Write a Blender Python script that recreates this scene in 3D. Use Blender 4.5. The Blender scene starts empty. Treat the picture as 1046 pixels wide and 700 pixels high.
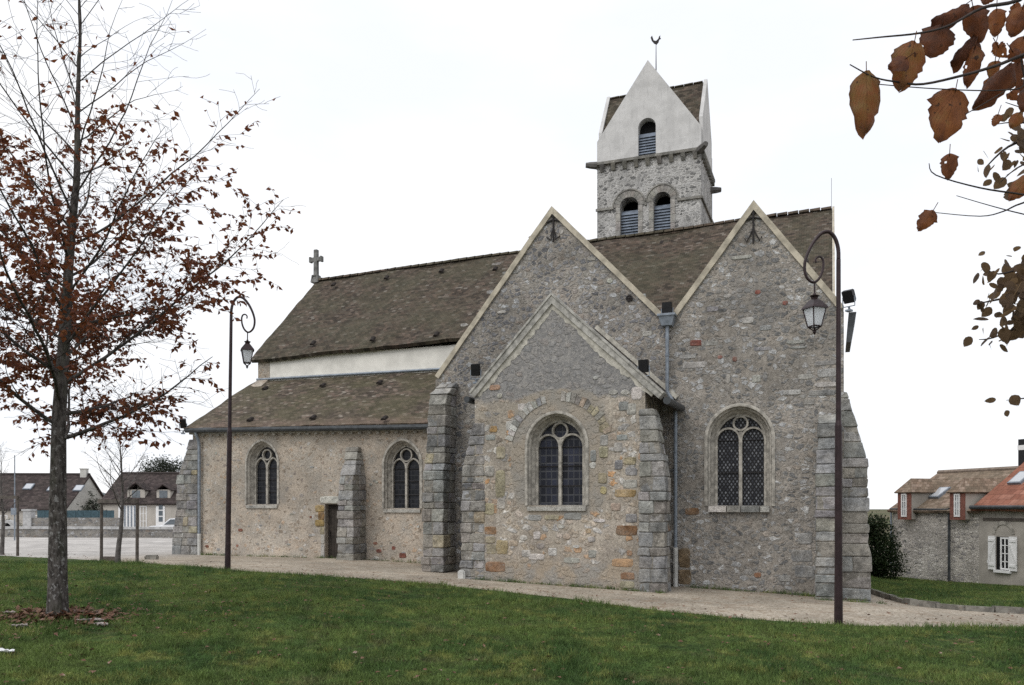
import bpy, bmesh, math, random
import numpy as np
from mathutils import Vector, Matrix, noise as mnoise

C = bpy.context.scene
col = C.collection
# ------------------------------------------------------------------ camera, light, exposure
EYE, FPX, CX, HZ = 1.9, 850.0, 523.0, 518.0          # eye height, focal length in px, centre column, horizon row
TH = math.atan2(850.0, 2223.0)                        # the church's long wall is turned this far from the picture plane
CT, ST = math.cos(TH), math.sin(TH)
cam = bpy.data.cameras.new('camera'); camo = bpy.data.objects.new('camera', cam); col.objects.link(camo)
camo.location = (0, 0, EYE); camo.rotation_euler = (math.radians(90), 0, TH)
cam.sensor_width = 36; cam.lens = FPX / 1046 * 36; cam.shift_y = (HZ - 350) / 1046
cam.clip_start = 0.05; cam.clip_end = 3000
C.camera = camo

SUN_EL, SUN_AZ = math.radians(48), math.radians(205)
w = bpy.data.worlds.new('World'); C.world = w; w.use_nodes = True
nt = w.node_tree; nt.nodes.clear()
sky = nt.nodes.new('ShaderNodeTexSky'); sky.sky_type = 'NISHITA'; sky.sun_disc = False
sky.sun_elevation = SUN_EL; sky.sun_rotation = SUN_AZ
tc = nt.nodes.new('ShaderNodeTexCoord')
mp = nt.nodes.new('ShaderNodeMapping'); mp.inputs['Scale'].default_value = (1.6, 1.6, 4.5)
nz = nt.nodes.new('ShaderNodeTexNoise'); nz.inputs['Scale'].default_value = 1.7; nz.inputs['Detail'].default_value = 5
rp = nt.nodes.new('ShaderNodeValToRGB')
rp.color_ramp.elements[0].position = .34; rp.color_ramp.elements[0].color = (.775, .80, .85, 1)
rp.color_ramp.elements[1].position = .62; rp.color_ramp.elements[1].color = (.87, .875, .885, 1)
ml = nt.nodes.new('ShaderNodeVectorMath'); ml.operation = 'SCALE'; ml.inputs['Scale'].default_value = 9.9
mx = nt.nodes.new('ShaderNodeMix'); mx.data_type = 'RGBA'; mx.inputs[0].default_value = .94     # closed cloud cover over the clear sky
bg = nt.nodes.new('ShaderNodeBackground'); bg.inputs['Strength'].default_value = .1
out = nt.nodes.new('ShaderNodeOutputWorld')
L = nt.links.new
L(tc.outputs['Generated'], mp.inputs[0]); L(mp.outputs[0], nz.inputs['Vector']); L(nz.outputs[0], rp.inputs[0])
L(rp.outputs[0], ml.inputs[0]); L(sky.outputs[0], mx.inputs[6]); L(ml.outputs[0], mx.inputs[7])
L(mx.outputs[2], bg.inputs[0]); L(bg.outputs[0], out.inputs[0])

sun = bpy.data.lights.new('sun', 'SUN'); sun.energy = 1.15; sun.angle = math.radians(40); sun.color = (1, .97, .92)
suno = bpy.data.objects.new('sun', sun); col.objects.link(suno)
suno.rotation_euler = (math.pi / 2 - SUN_EL, 0, math.pi - SUN_AZ); suno.location = (0, -20, 40)
C.view_settings.view_transform = 'Standard'; C.view_settings.look = 'None'; C.view_settings.gamma = 1
C.view_settings.exposure = 0.40
C.cycles.max_bounces = 6; C.cycles.diffuse_bounces = 3; C.cycles.transparent_max_bounces = 6
C.cycles.use_denoising = False; C.cycles.denoiser = 'OPENIMAGEDENOISE'; C.cycles.denoising_input_passes = 'RGB_ALBEDO_NORMAL'

# ------------------------------------------------------------------ measuring helpers (photograph -> real planes)
def ray(px, py):
    a = (px - CX) / FPX; b = (HZ - py) / FPX
    return Vector((CT * a - ST, ST * a + CT, b))
def at(px, py, v):
    r = ray(px, py); t = v / r.y
    return (r.x * t, EYE + r.z * t)
def atd(px, py, d):
    r = ray(px, py); return Vector((r.x * d, r.y * d, EYE + r.z * d))
def camxy(x, d): return (CT * x - ST * d, ST * x + CT * d)
def ss(x, a, b):
    t = min(1, max(0, (x - a) / (b - a))); return t * t * (3 - 2 * t)
def gz(u, v):
    z = -.034 * max(-13.5, min(4, u)) - .02 * max(0, min(8, v - 15))
    z -= .047 * max(0, min(22, v - 18)) * ss(u, -1, 2)
    z -= .02 * max(0, v - 48) * (1 if v < 70 else 70 / v) * .6
    z += .05 * math.sin(u * .31 + 1) * math.sin(v * .27) * ss(12 - v, 0, 6) - .05 * ss(v, 9, 3)
    return z
def ground_at(px, py):
    r = ray(px, py); z = 0.0
    for _ in range(40):
        t = (EYE - z) / -r.z; z = .5 * z + .5 * gz(r.x * t, r.y * t)
    return Vector((r.x * t, r.y * t, z))

# ------------------------------------------------------------------ object helpers
def prop(o, label=None, cat=None, group=None, kind=None):
    for k, x in (('label', label), ('category', cat), ('group', group), ('kind', kind)):
        if x: o[k] = x
    return o
def thing(name, label, cat, loc=(0, 0, 0), rz=0, group=None):
    o = bpy.data.objects.new(name, None); col.objects.link(o); o.empty_display_size = .2
    o.location = loc; o.rotation_euler = (0, 0, rz)
    return prop(o, label, cat, group)
def obj(name, bm, mat, parent=None, smooth=False, world=False):
    """links a bmesh as ONE mesh object; world=True keeps world coordinates under a moved parent"""
    if isinstance(bm, bpy.types.Mesh): me = bm
    else:
        me = bpy.data.meshes.new(name); bm.to_mesh(me); bm.free()
    o = bpy.data.objects.new(name, me); col.objects.link(o)
    for m in (mat if isinstance(mat, (list, tuple)) else [mat]): me.materials.append(m)
    if smooth: me.polygons.foreach_set('use_smooth', [True] * len(me.polygons))
    if parent:
        o.parent = parent
        if world:
            p = parent; 
            while p.parent: p = p.parent
            if parent is p: o.matrix_parent_inverse = Matrix.Translation(-Vector(p.location))
    return o
def copy_tree(o, parent=None):
    c = o.copy(); col.objects.link(c); c.parent = parent
    for ch in list(o.children): copy_tree(ch, c)
    return c
def NB(): return bmesh.new()
def tint_layer(bm):
    return bm.loops.layers.float_color.get('tint') or bm.loops.layers.float_color.new('tint')
def paint(bm, faces, c):
    ly = tint_layer(bm)
    for f in faces:
        for l in f.loops: l[ly] = (c[0], c[1], c[2], 1)
def hexa(bm, p, tint=None):
    """p: 4 bottom points, 4 top points (same order)"""
    v = [bm.verts.new(q) for q in p]
    fs = [bm.faces.new([v[i] for i in f]) for f in ((3, 2, 1, 0), (4, 5, 6, 7), (0, 1, 5, 4), (1, 2, 6, 5), (2, 3, 7, 6), (3, 0, 4, 7))]
    if tint: paint(bm, fs, tint)
    return fs
def box(bm, x0, x1, y0, y1, z0, z1, tint=None, rz=0, c=None):
    p = [(x0, y0, z0), (x1, y0, z0), (x1, y1, z0), (x0, y1, z0), (x0, y0, z1), (x1, y0, z1), (x1, y1, z1), (x0, y1, z1)]
    if rz:
        cx, cy = c or ((x0 + x1) / 2, (y0 + y1) / 2); a, b = math.cos(rz), math.sin(rz)
        p = [(cx + (x - cx) * a - (y - cy) * b, cy + (x - cx) * b + (y - cy) * a, z) for x, y, z in p]
    return hexa(bm, p, tint)
def slab(bm, outer, holes, v0, v1, axis='Y'):
    """vertical wall slab from an outline in (x, z) with holes, from plane v0 to v1"""
    P = (lambda x, z, v: (x, v, z)) if axis == 'Y' else (lambda x, z, v: (v, x, z))
    loops = [outer] + list(holes); edges = []; vl = []
    for lp in loops:
        vs = [bm.verts.new(P(x, z, v0)) for x, z in lp]; vl.append(vs)
        for i in range(len(vs)): edges.append(bm.edges.new((vs[i], vs[(i + 1) % len(vs)])))
    r = bmesh.ops.triangle_fill(bm, edges=edges, use_beauty=True, use_dissolve=False)
    front = [g for g in r['geom'] if isinstance(g, bmesh.types.BMFace)]
    mp = {}
    for vs, lp in zip(vl, loops):
        for a, (x, z) in zip(vs, lp): mp[a] = bm.verts.new(P(x, z, v1))
    for f in front: bm.faces.new([mp[a] for a in reversed(f.verts)])
    for vs in vl:
        for i in range(len(vs)):
            a, b = vs[i], vs[(i + 1) % len(vs)]
            bm.faces.new((a, b, mp[b], mp[a]))
    bmesh.ops.recalc_face_normals(bm, faces=bm.faces)
def arch(xc, zs, zsp, a, rise, d=0, n=10):
    R = (a * a + rise * rise) / (2 * a); k = R - a
    ph = math.acos(max(-1, min(1, -k / (R + d)))) if R + d > 0 else math.pi / 2
    pts = [(xc - a - d, zs)]
    la = [(xc + k + (R + d) * math.cos(math.pi + (ph - math.pi) * i / n), zsp + (R + d) * math.sin(math.pi + (ph - math.pi) * i / n)) for i in range(n + 1)]
    ra = [(2 * xc - x, z) for x, z in reversed(la)]
    return pts + la + ra[1:] + [(xc + a + d, zs)]
def loft(bm, loops, closed=True):
    vs = [[bm.verts.new(q) for q in lp] for lp in loops]
    n = len(vs[0])
    for a, b in zip(vs, vs[1:]):
        for i in range(n if closed else n - 1):
            j = (i + 1) % n; bm.faces.new((a[i], a[j], b[j], b[i]))
    return vs
def bar(bm, pts, o0, o1, v0, v1, closed=False):
    """rectangular bar that follows an (x, z) line; o0, o1: offsets to the left of the line, v0, v1: planes"""
    n = len(pts); N = []
    for i in range(n):
        ds = []
        if closed or i > 0: ds.append(Vector(pts[i]) - Vector(pts[i - 1]))
        if closed or i < n - 1: ds.append(Vector(pts[(i + 1) % n]) - Vector(pts[i]))
        ns = [Vector((-d.y, d.x)).normalized() for d in ds if d.length > 1e-6]
        m = sum(ns, Vector((0, 0))); m.normalize()
        k = 1 / max(.35, m.dot(ns[0])); N.append(m * k)
    rows = []
    for o, v in ((o0, v0), (o1, v0), (o1, v1), (o0, v1)):
        rows.append([bm.verts.new((p[0] + q.x * o, v, p[1] + q.y * o)) for p, q in zip(pts, N)])
    m = n if closed else n - 1
    for k in range(4):
        a, b = rows[k], rows[(k + 1) % 4]
        for i in range(m):
            j = (i + 1) % n; bm.faces.new((a[i], a[j], b[j], b[i]))
    if not closed:
        bm.faces.new([r[0] for r in rows]); bm.faces.new([r[-1] for r in reversed(rows)])
    bmesh.ops.recalc_face_normals(bm, faces=bm.faces)
def tube(bm, pts, rad, seg=8, cap=True):
    pts = [Vector(p) for p in pts]; n = len(pts); rings = []
    if not isinstance(rad, (list, tuple)): rad = [rad] * n
    up = None
    for i in range(n):
        t = (pts[min(n - 1, i + 1)] - pts[max(0, i - 1)]).normalized()
        if up is None: up = t.orthogonal().normalized()
        up = (up - t * up.dot(t)); up = up.normalized() if up.length > 1e-6 else t.orthogonal().normalized()
        s = t.cross(up)
        rings.append([bm.verts.new(pts[i] + (up * math.cos(q) + s * math.sin(q)) * rad[i]) for q in (2 * math.pi * k / seg for k in range(seg))])
    for a, b in zip(rings, rings[1:]):
        for k in range(seg): bm.faces.new((a[k], a[(k + 1) % seg], b[(k + 1) % seg], b[k]))
    if cap: bm.faces.new(rings[0][::-1]); bm.faces.new(rings[-1])
def lathe(bm, prof, seg=16, c=(0, 0, 0)):
    rings = [[bm.verts.new((c[0] + r * math.cos(2 * math.pi * k / seg), c[1] + r * math.sin(2 * math.pi * k / seg), c[2] + z)) for k in range(seg)] for r, z in prof]
    for a, b in zip(rings, rings[1:]):
        for k in range(seg): bm.faces.new((a[k], a[(k + 1) % seg], b[(k + 1) % seg], b[k]))
    bm.faces.new(rings[0][::-1]); bm.faces.new(rings[-1])
def roof(bm, el, er, rr, rl, t=.1, nu=40, nv=14, sag=.03, seed=0):
    """roof slope from eave-left, eave-right, ridge-right, ridge-left with real thickness, slight unevenness, UVs in metres"""
    el, er, rr, rl = (Vector(q) for q in (el, er, rr, rl))
    nrm = (er - el).cross(rl - el).normalized()
    uvl = bm.loops.layers.uv.get('UVMap') or bm.loops.layers.uv.new('UVMap')
    W, H = (er - el).length, ((rl - el).length + (rr - er).length) / 2
    g, uv = [], {}
    for j in range(nv + 1):
        row = []
        for i in range(nu + 1):
            a, b = i / nu, j / nv
            p = (el * (1 - a) + er * a) * (1 - b) + (rl * (1 - a) + rr * a) * b
            h = (mnoise.noise(Vector((a * W * .45 + seed, b * H * .5, seed))) * 1.0 + .4 * mnoise.noise(Vector((a * W * 1.7, b * H * 1.7, seed + 5)))) * sag
            x = bm.verts.new(p + nrm * h); row.append(x); uv[x] = (a * W + seed * 3.3, b * H)
        g.append(row)
    low = {}
    rim = g[0][:] + [r[-1] for r in g[1:]] + g[-1][-2::-1] + [r[0] for r in g[-2:0:-1]]
    for x in rim:
        low[x] = bm.verts.new(x.co - nrm * t); uv[low[x]] = uv[x]
    fs = []
    for j in range(nv):
        for i in range(nu): fs.append(bm.faces.new((g[j][i], g[j][i + 1], g[j + 1][i + 1], g[j + 1][i])))
    n = len(rim)
    for i in range(n):
        a, b = rim[i], rim[(i + 1) % n]; fs.append(bm.faces.new((a, low[a], low[b], b)))
    fs.append(bm.faces.new([low[x] for x in reversed(rim)]))
    for f in fs:
        for l in f.loops: l[uvl].uv = uv[l.vert]

# ------------------------------------------------------------------ material helpers
def nd(nt, typ, ins=None, **at_):
    n = nt.nodes.new(typ)
    for k, x in at_.items(): setattr(n, k, x)
    for k, x in (ins or {}).items():
        s = n.inputs[k]
        if isinstance(x, bpy.types.NodeSocket): nt.links.new(x, s)
        elif isinstance(x, (tuple, list)) and len(x) == 3 and s.type == 'RGBA': s.default_value = (*x, 1)
        else: s.default_value = x
    return n
class G:
    """a small node-graph writer"""
    def __init__(s, name):
        s.mat = bpy.data.materials.new(name); s.mat.use_nodes = True; s.nt = s.mat.node_tree; s.nt.nodes.clear()
        s.tc = nd(s.nt, 'ShaderNodeTexCoord')
    def pos(s): return s.tc.outputs['Object']
    def uv(s): return s.tc.outputs['UV']
    def math(s, op, a, b=0.0, c=0.0, clamp=False):
        return nd(s.nt, 'ShaderNodeMath', {0: a, 1: b, 2: c}, operation=op, use_clamp=clamp).outputs[0]
    def vm(s, op, a, b=(0, 0, 0), sc=None):
        n = nd(s.nt, 'ShaderNodeVectorMath', {0: a, 1: b}, operation=op)
        if sc is not None:
            if isinstance(sc, bpy.types.NodeSocket): s.nt.links.new(sc, n.inputs['Scale'])
            else: n.inputs['Scale'].default_value = sc
        return n.outputs[1] if op in ('LENGTH', 'DISTANCE', 'DOT_PRODUCT') else n.outputs[0]
    def noise(s, vec, scale, detail=3, rough=.55, colour=False):
        n = nd(s.nt, 'ShaderNodeTexNoise', {'Vector': vec, 'Scale': scale, 'Detail': detail, 'Roughness': rough})
        return n.outputs['Color' if colour else 0]
    def mapr(s, v, a, b, c=0.0, d=1.0, smooth=True):
        return nd(s.nt, 'ShaderNodeMapRange', {0: v, 1: a, 2: b, 3: c, 4: d}, interpolation_type='SMOOTHSTEP' if smooth else 'LINEAR').outputs[0]
    def mix(s, f, a, b, mode='MIX'):
        return nd(s.nt, 'ShaderNodeMix', {0: f, 6: a, 7: b}, data_type='RGBA', blend_type=mode).outputs[2]
    def ramp(s, f, stops, const=False):
        n = nd(s.nt, 'ShaderNodeValToRGB', {0: f}); e = n.color_ramp.elements
        if const: n.color_ramp.interpolation = 'CONSTANT'
        e[0].position, e[0].color = stops[0][0], (*stops[0][1], 1); e[1].position, e[1].color = stops[-1][0], (*stops[-1][1], 1)
        for p, c in stops[1:-1]: x = e.new(p); x.color = (*c, 1)
        return n.outputs[0]
    def sep(s, v): return nd(s.nt, 'ShaderNodeSeparateXYZ', {0: v}).outputs
    def comb(s, x, y, z): return nd(s.nt, 'ShaderNodeCombineXYZ', {0: x, 1: y, 2: z}).outputs[0]
    def attr(s, name): return nd(s.nt, 'ShaderNodeAttribute', attribute_name=name).outputs['Color']
    def val(s, colr, k): return s.mix(1.0, colr, s.comb3(k), 'MULTIPLY')
    def comb3(s, k): return s.comb(k, k, k)
    def bump(s, h, strength=.5, dist=.02):
        return nd(s.nt, 'ShaderNodeBump', {'Height': h, 'Strength': strength, 'Distance': dist}).outputs[0]
    def done(s, colr, rough=.9, normal=None, metal=0.0, spec=.3, trans=None):
        i = {'Base Color': colr, 'Roughness': rough, 'Metallic': metal, 'Specular IOR Level': spec}
        if normal is not None: i['Normal'] = normal
        b = nd(s.nt, 'ShaderNodeBsdfPrincipled', i).outputs[0]
        if trans is not None:
            t = nd(s.nt, 'ShaderNodeBsdfTranslucent', {'Color': trans[1]}).outputs[0]
            b = nd(s.nt, 'ShaderNodeMixShader', {0: trans[0], 1: b, 2: t}).outputs[0]
        o = nd(s.nt, 'ShaderNodeOutputMaterial'); s.nt.links.new(b, o.inputs[0]); return s.mat
def plain(name, c, rough=.6, metal=0.0, var=.25, scale=6, spec=.3, bump=.15):
    g = G(name); n = g.noise(g.pos(), scale, 4)
    return g.done(g.val(c, g.mapr(n, .3, .7, 1 - var, 1 + var)), rough, g.bump(g.noise(g.pos(), scale * 6, 3), bump, .01), metal, spec)

def rubble(name, stones, mortar, scale=5.5, zst=1.5, joint=.09, cover=.25, bump=.8, fine=1.0, stain=((.5, .5, .5), .0), zones=None):
    g = G(name); p = g.pos()
    warp = g.vm('SCALE', g.vm('SUBTRACT', g.noise(p, 4.5, 3, colour=True), (.5, .5, .5)), sc=.16)
    warp2 = g.vm('SCALE', g.vm('SUBTRACT', g.noise(p, 14, 2, colour=True), (.5, .5, .5)), sc=.075)
    q = g.vm('MULTIPLY', g.vm('ADD', g.vm('ADD', p, warp), warp2), (scale, scale, scale * zst))
    vo = nd(g.nt, 'ShaderNodeTexVoronoi', {'Vector': q, 'Scale': 1.0}, feature='F1')
    ve = nd(g.nt, 'ShaderNodeTexVoronoi', {'Vector': q, 'Scale': 1.0}, feature='DISTANCE_TO_EDGE')
    cs = nd(g.nt, 'ShaderNodeSeparateColor', {0: vo.outputs['Color']}).outputs
    fn = g.noise(p, 34, 4, .65); mid = g.noise(p, 9, 3)
    e = g.math('ADD', ve.outputs[0], g.math('MULTIPLY', g.math('SUBTRACT', fn, .5), .16))
    m = g.mapr(e, joint, joint + .13)
    big = g.noise(p, .9, 4, .6)
    keep = g.mapr(g.math('ADD', cs[1], g.math('MULTIPLY', g.math('SUBTRACT', big, .5), .9)), cover - .12, cover + .12)
    m = g.math('MULTIPLY', m, keep)
    sc = g.ramp(cs[0], stones)
    sc = g.val(sc, g.mapr(fn, .25, .75, 1 - .32 * fine, 1 + .32 * fine))
    sc = g.val(sc, g.mapr(mid, .3, .7, .85, 1.12))
    mc = g.mix(g.mapr(g.noise(p, 2.3, 4), .35, .65), mortar[0], mortar[1])
    mc = g.val(mc, g.mapr(g.noise(p, 60, 3), .3, .7, .82, 1.14))
    c = g.mix(m, mc, sc)
    c = g.val(c, g.mapr(big, .3, .7, .76, 1.18)); c = g.val(c, g.mapr(g.noise(p, 18, 5, .75), .3, .7, .70, 1.28))
    sp = g.mapr(g.noise(g.vm('ADD', p, (9, 2, 5)), 20, 2), .63, .69)
    c = g.mix(g.math('MULTIPLY', sp, .6), c, (.50, .49, .47))
    dk = g.mapr(g.noise(g.vm('ADD', p, (3, 8, 1)), 22, 3), .66, .74)
    c = g.mix(g.math('MULTIPLY', dk, .6), c, (.08, .075, .07))
    if stain[1]: c = g.mix(g.math('MULTIPLY', g.mapr(g.noise(p, .55, 5, .7), .52, .68), stain[1]), c, stain[0])
    if zones: c = zones(g, p, c)
    h = g.math('ADD', g.math('MULTIPLY', m, .5), g.math('ADD', g.math('MULTIPLY', fn, .6), g.math('MULTIPLY', g.noise(p, 90, 2), .25)))
    return g.done(c, .95, g.bump(h, bump, .035), spec=.15)

def tiles(name, pal, w_=.15, h_=.105, moss=((.06, .06, .025), .5), band=None, bump=.9):
    g = G(name); u = g.sep(g.uv())
    wob = g.math('MULTIPLY', g.math('SUBTRACT', g.noise(g.uv(), 1.1, 2), .5), .05)
    fv = g.math('DIVIDE', g.math('ADD', u[1], wob), h_); row = g.math('FLOOR', fv)
    fu = g.math('ADD', g.math('DIVIDE', u[0], w_), g.math('MULTIPLY', g.math('MODULO', row, 2.0), .5)); cl = g.math('FLOOR', fu)
    wn = nd(g.nt, 'ShaderNodeTexWhiteNoise', {'Vector': g.comb(cl, row, 0.0)}, noise_dimensions='3D')
    c = g.ramp(wn.outputs['Value'], pal)
    big = g.noise(g.uv(), .5, 5, .65); mid = g.noise(g.uv(), 2.2, 4, .6); fn = g.noise(g.uv(), 28, 3)
    c = g.mix(g.math('MULTIPLY', g.mapr(big, .38, .62), moss[1]), c, moss[0])
    c = g.val(c, g.mapr(mid, .3, .7, .84, 1.16))
    c = g.val(c, g.mapr(fn, .3, .7, .85, 1.15))
    if band: c = band(g, u, c)
    ru, rv = g.math('FRACT', fu), g.math('FRACT', fv)
    lip = g.mapr(rv, .0, .16, .45, 1.0)
    gap = g.mapr(g.math('ABSOLUTE', g.math('SUBTRACT', ru, .5)), .43, .5, 1.0, .55)
    c = g.val(c, g.math('MULTIPLY', g.mapr(rv, 0.0, .1, .55, 1.0), gap))
    h = g.math('ADD', g.math('MULTIPLY', g.math('SUBTRACT', 1.0, rv), .6), g.math('ADD', g.math('MULTIPLY', wn.outputs['Value'], .5), g.math('MULTIPLY', fn, .3)))
    return g.done(c, .95, g.bump(h, bump, .03), spec=.15)

def ashlar_mat(name):
    g = G(name); p = g.pos(); c = g.attr('tint')
    a = g.noise(p, 6, 5, .7); b = g.noise(p, 40, 4, .7); d = g.noise(p, 1.6, 5, .65)
    c = g.val(c, g.mapr(a, .3, .7, .62, 1.3)); c = g.val(c, g.mapr(b, .3, .7, .72, 1.24)); c = g.val(c, g.mapr(d, .3, .7, .72, 1.2))
    c = g.mix(g.math('MULTIPLY', g.mapr(d, .42, .62), .35), c, g.val((.30, .275, .235), g.mapr(b, .3, .7, .75, 1.2)))
    sp = g.mapr(g.noise(p, 9, 5, .75), .55, .66)
    c = g.mix(g.math('MULTIPLY', sp, .6), c, (.115, .112, .105))
    lc = g.mapr(g.noise(g.vm('ADD', p, (7, 3, 1)), 13, 4, .7), .60, .68)
    c = g.mix(g.math('MULTIPLY', lc, .55), c, (.47, .46, .43))
    return g.done(c, .95, g.bump(g.math('ADD', b, g.math('MULTIPLY', a, 1.2)), .8, .03), spec=.15)

M = {}
GREY = [(0, (.12, .12, .125)), (.22, (.19, .19, .20)), (.5, (.25, .245, .24)), (.66, (.27, .255, .23)), (.78, (.25, .21, .18)), (.88, (.33, .335, .345)), (1, (.42, .425, .43))]
M['gable_stone'] = rubble('gable_rubble', GREY, ((.245, .228, .205), (.31, .282, .25)), 6.3, 1.4, .05, .10, stain=((.13, .13, .135), .35))
def aisle_zone(g, p, c):
    s = g.sep(p)
    k = g.math('MULTIPLY', g.mapr(g.math('ADD', s[2], g.math('MULTIPLY', g.noise(p, 1.5, 3), 1.4)), 1.6, 2.3, 1.0, 0.0), .45)
    return g.mix(k, c, g.val(c, 1.25))
M['aisle_stone'] = rubble('aisle_render_over_rubble', [(0, (.24, .20, .16)), (.4, (.36, .30, .24)), (.6, (.40, .36, .31)), (.75, (.42, .31, .22)), (.86, (.25, .22, .2)), (1, (.52, .50, .47))],
                          ((.43, .37, .305), (.365, .33, .285)), 7.5, 1.3, .08, .56, bump=.6, stain=((.25, .235, .215), .45), zones=aisle_zone)
def chapel_zone(g, p, c):
    s = g.sep(p); n = g.math('MULTIPLY', g.math('SUBTRACT', g.noise(p, 3.0, 4), .5), .7)
    # grey roughcast in the gable, beige plaster round the window, grey render at the foot
    top = g.mapr(g.math('ADD', s[2], g.math('MULTIPLY', n, .5)), 4.25, 4.45)
    gr = g.val(g.mix(g.mapr(g.noise(p, 15, 4, .7), .4, .66), (.20, .20, .205), (.33, .32, .31)), g.mapr(g.noise(p, 50, 3), .3, .7, .75, 1.2))
    c = g.mix(g.math('MULTIPLY', top, .88), c, gr)
    dx = g.math('DIVIDE', g.math('SUBTRACT', s[0], -5.72), 1.15); dz = g.math('DIVIDE', g.math('SUBTRACT', s[2], 3.1), 1.45)
    r = g.math('ADD', g.math('ADD', g.math('POWER', g.math('ABSOLUTE', dx), 4.0), g.math('POWER', g.math('ABSOLUTE', dz), 4.0)), n)
    pl = g.mapr(r, .85, 1.05, 1.0, 0.0)
    bg_ = g.val(g.mix(g.mapr(g.noise(p, 1.8, 4), .35, .65), (.35, .305, .25), (.285, .27, .245)), g.mapr(g.noise(p, 40, 4), .3, .7, .85, 1.12))
    c = g.mix(g.math('MULTIPLY', pl, .93), c, bg_)
    ft = g.mapr(g.math('ADD', s[2], g.math('MULTIPLY', n, .9)), .55, .8, 1.0, 0.0)
    fr = g.val(g.mix(g.mapr(g.noise(p, 2.5, 4), .4, .6), (.30, .285, .26), (.37, .31, .24)), g.mapr(g.noise(p, 35, 4), .3, .7, .8, 1.15))
    return g.mix(g.math('MULTIPLY', ft, .8), c, fr)
M['chapel_stone'] = rubble('chapel_rubble', [(0, (.28, .24, .2)), (.3, (.40, .34, .27)), (.5, (.46, .40, .34)), (.62, (.42, .25, .13)), (.72, (.52, .50, .47)), (.85, (.33, .32, .31)), (1, (.66, .63, .58))],
                           ((.415, .37, .31), (.36, .32, .275)), 5.0, 1.35, .07, .34, zones=chapel_zone)
M['east_stone'] = rubble('east_rubble', [(0, (.14, .14, .14)), (.25, (.21, .208, .205)), (.5, (.27, .26, .245)), (.68, (.29, .255, .22)), (.82, (.35, .352, .355)), (1, (.46, .46, .455))],
                         ((.27, .25, .225), (.325, .295, .26)), 6.0, 1.5, .055, .16, stain=((.16, .155, .15), .4))
M['tower_stone'] = rubble('tower_rubble', [(0, (.12, .12, .12)), (.3, (.20, .198, .195)), (.6, (.33, .325, .32)), (.8, (.42, .415, .41)), (1, (.28, .275, .265))],
                          ((.40, .395, .385), (.47, .46, .445)), 5.0, 1.9, .06, .05)
g = G('streaked_grey_white_plaster'); p = g.pos()
c = g.val((.54, .535, .53), g.mapr(g.noise(p, 1.6, 5, .65), .3, .7, .86, 1.1))
st = g.mapr(g.noise(g.vm('MULTIPLY', p, (5, 5, .55)), 2.2, 5, .7), .52, .72)
c = g.mix(g.math('MULTIPLY', st, .38), c, (.30, .30, .30))
c = g.mix(g.math('MULTIPLY', g.mapr(g.noise(p, 4.5, 4, .7), .6, .66), .3), c, (.42, .41, .39))
M['plaster'] = g.done(c, .92, g.bump(g.noise(p, 30, 4), .3, .02), spec=.15)
M['band_plaster'] = plain('white_limewash', (.70, .68, .63), .9, var=.12, scale=1.5, bump=.25)
M['coping'] = plain('cream_coping', (.42, .38, .305), .9, var=.25, scale=5, bump=.5)
M['chapel_coping'] = plain('grey_limestone_coping', (.34, .33, .305), .9, var=.35, scale=8, bump=.6)
M['fillet'] = plain('cream_mortar', (.45, .43, .38), .95, var=.25, scale=7, bump=.8)
M['ashlar'] = ashlar_mat('dressed_stone')
M['window_stone'] = plain('window_limestone', (.345, .325, .29), .9, var=.35, scale=8, bump=.5)
BR = [(0, (.038, .031, .026)), (.3, (.066, .052, .041)), (.55, (.092, .069, .053)), (.75, (.08, .07, .056)), (.93, (.115, .085, .068)), (1, (.16, .145, .125))]
M['roof'] = tiles('old_plain_tiles', BR, moss=((.070, .068, .044), .52))
def aband(g, u, c):
    k = g.mapr(g.math('ADD', u[1], g.math('MULTIPLY', g.noise(g.uv(), 1.4, 4), 1.2)), .6, 1.3, .7, 0.0)
    return g.mix(k, c, g.val(g.mix(.5, c, (.19, .135, .11)), 1.12))
M['aisle_roof'] = tiles('mossy_aisle_tiles', [(0, (.05, .04, .032)), (.4, (.085, .068, .054)), (.7, (.11, .09, .07)), (.88, (.14, .10, .082)), (1, (.22, .195, .165))],
                        moss=((.084, .080, .044), .58), band=aband)
M['far_roof'] = tiles('brown_house_tiles', [(0, (.035, .028, .028)), (.5, (.055, .042, .041)), (1, (.085, .067, .064))], .25, .2, ((.06, .055, .045), .3))
M['stone_house_roof'] = tiles('weathered_house_tiles', [(0, (.16, .115, .085)), (.5, (.24, .17, .125)), (1, (.33, .25, .2))], .2, .16, ((.17, .15, .11), .5))
M['red_roof'] = tiles('orange_red_tiles', [(0, (.20, .085, .06)), (.5, (.27, .115, .08)), (1, (.34, .17, .125))], .3, .32, ((.3, .14, .09), .3), bump=1.0)
M['zinc'] = plain('zinc', (.22, .25, .29), .5, .3, var=.2, scale=8)
M['dark_zinc'] = plain('dark_gutter', (.055, .06, .065), .5, .2, var=.25)
M['white_pipe'] = plain('cast_pipe_foot', (.52, .52, .5), .7, var=.15)
M['black'] = plain('black_metal', (.015, .015, .017), .45, .2, var=.2)
M['lamp_paint'] = plain('lamp_paint', (.03, .018, .02), .4, .2, var=.25, scale=9)
M['iron'] = plain('wrought_iron', (.03, .027, .027), .7, .3)
M['door'] = plain('old_oak', (.04, .033, .028), .8, var=.35, scale=9)
M['louvre'] = plain('slate_louvre', (.17, .20, .25), .6, var=.25, scale=5)
M['void_shade'] = plain('painted_interior_shade', (.006, .006, .007), .9, var=.1)  # near-black colour standing in for the shade inside openings
M['white_paint'] = plain('white_paint', (.78, .78, .78), .5, var=.05)
M['brick'] = plain('red_brick', (.20, .085, .065), .9, var=.3, scale=18)
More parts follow.
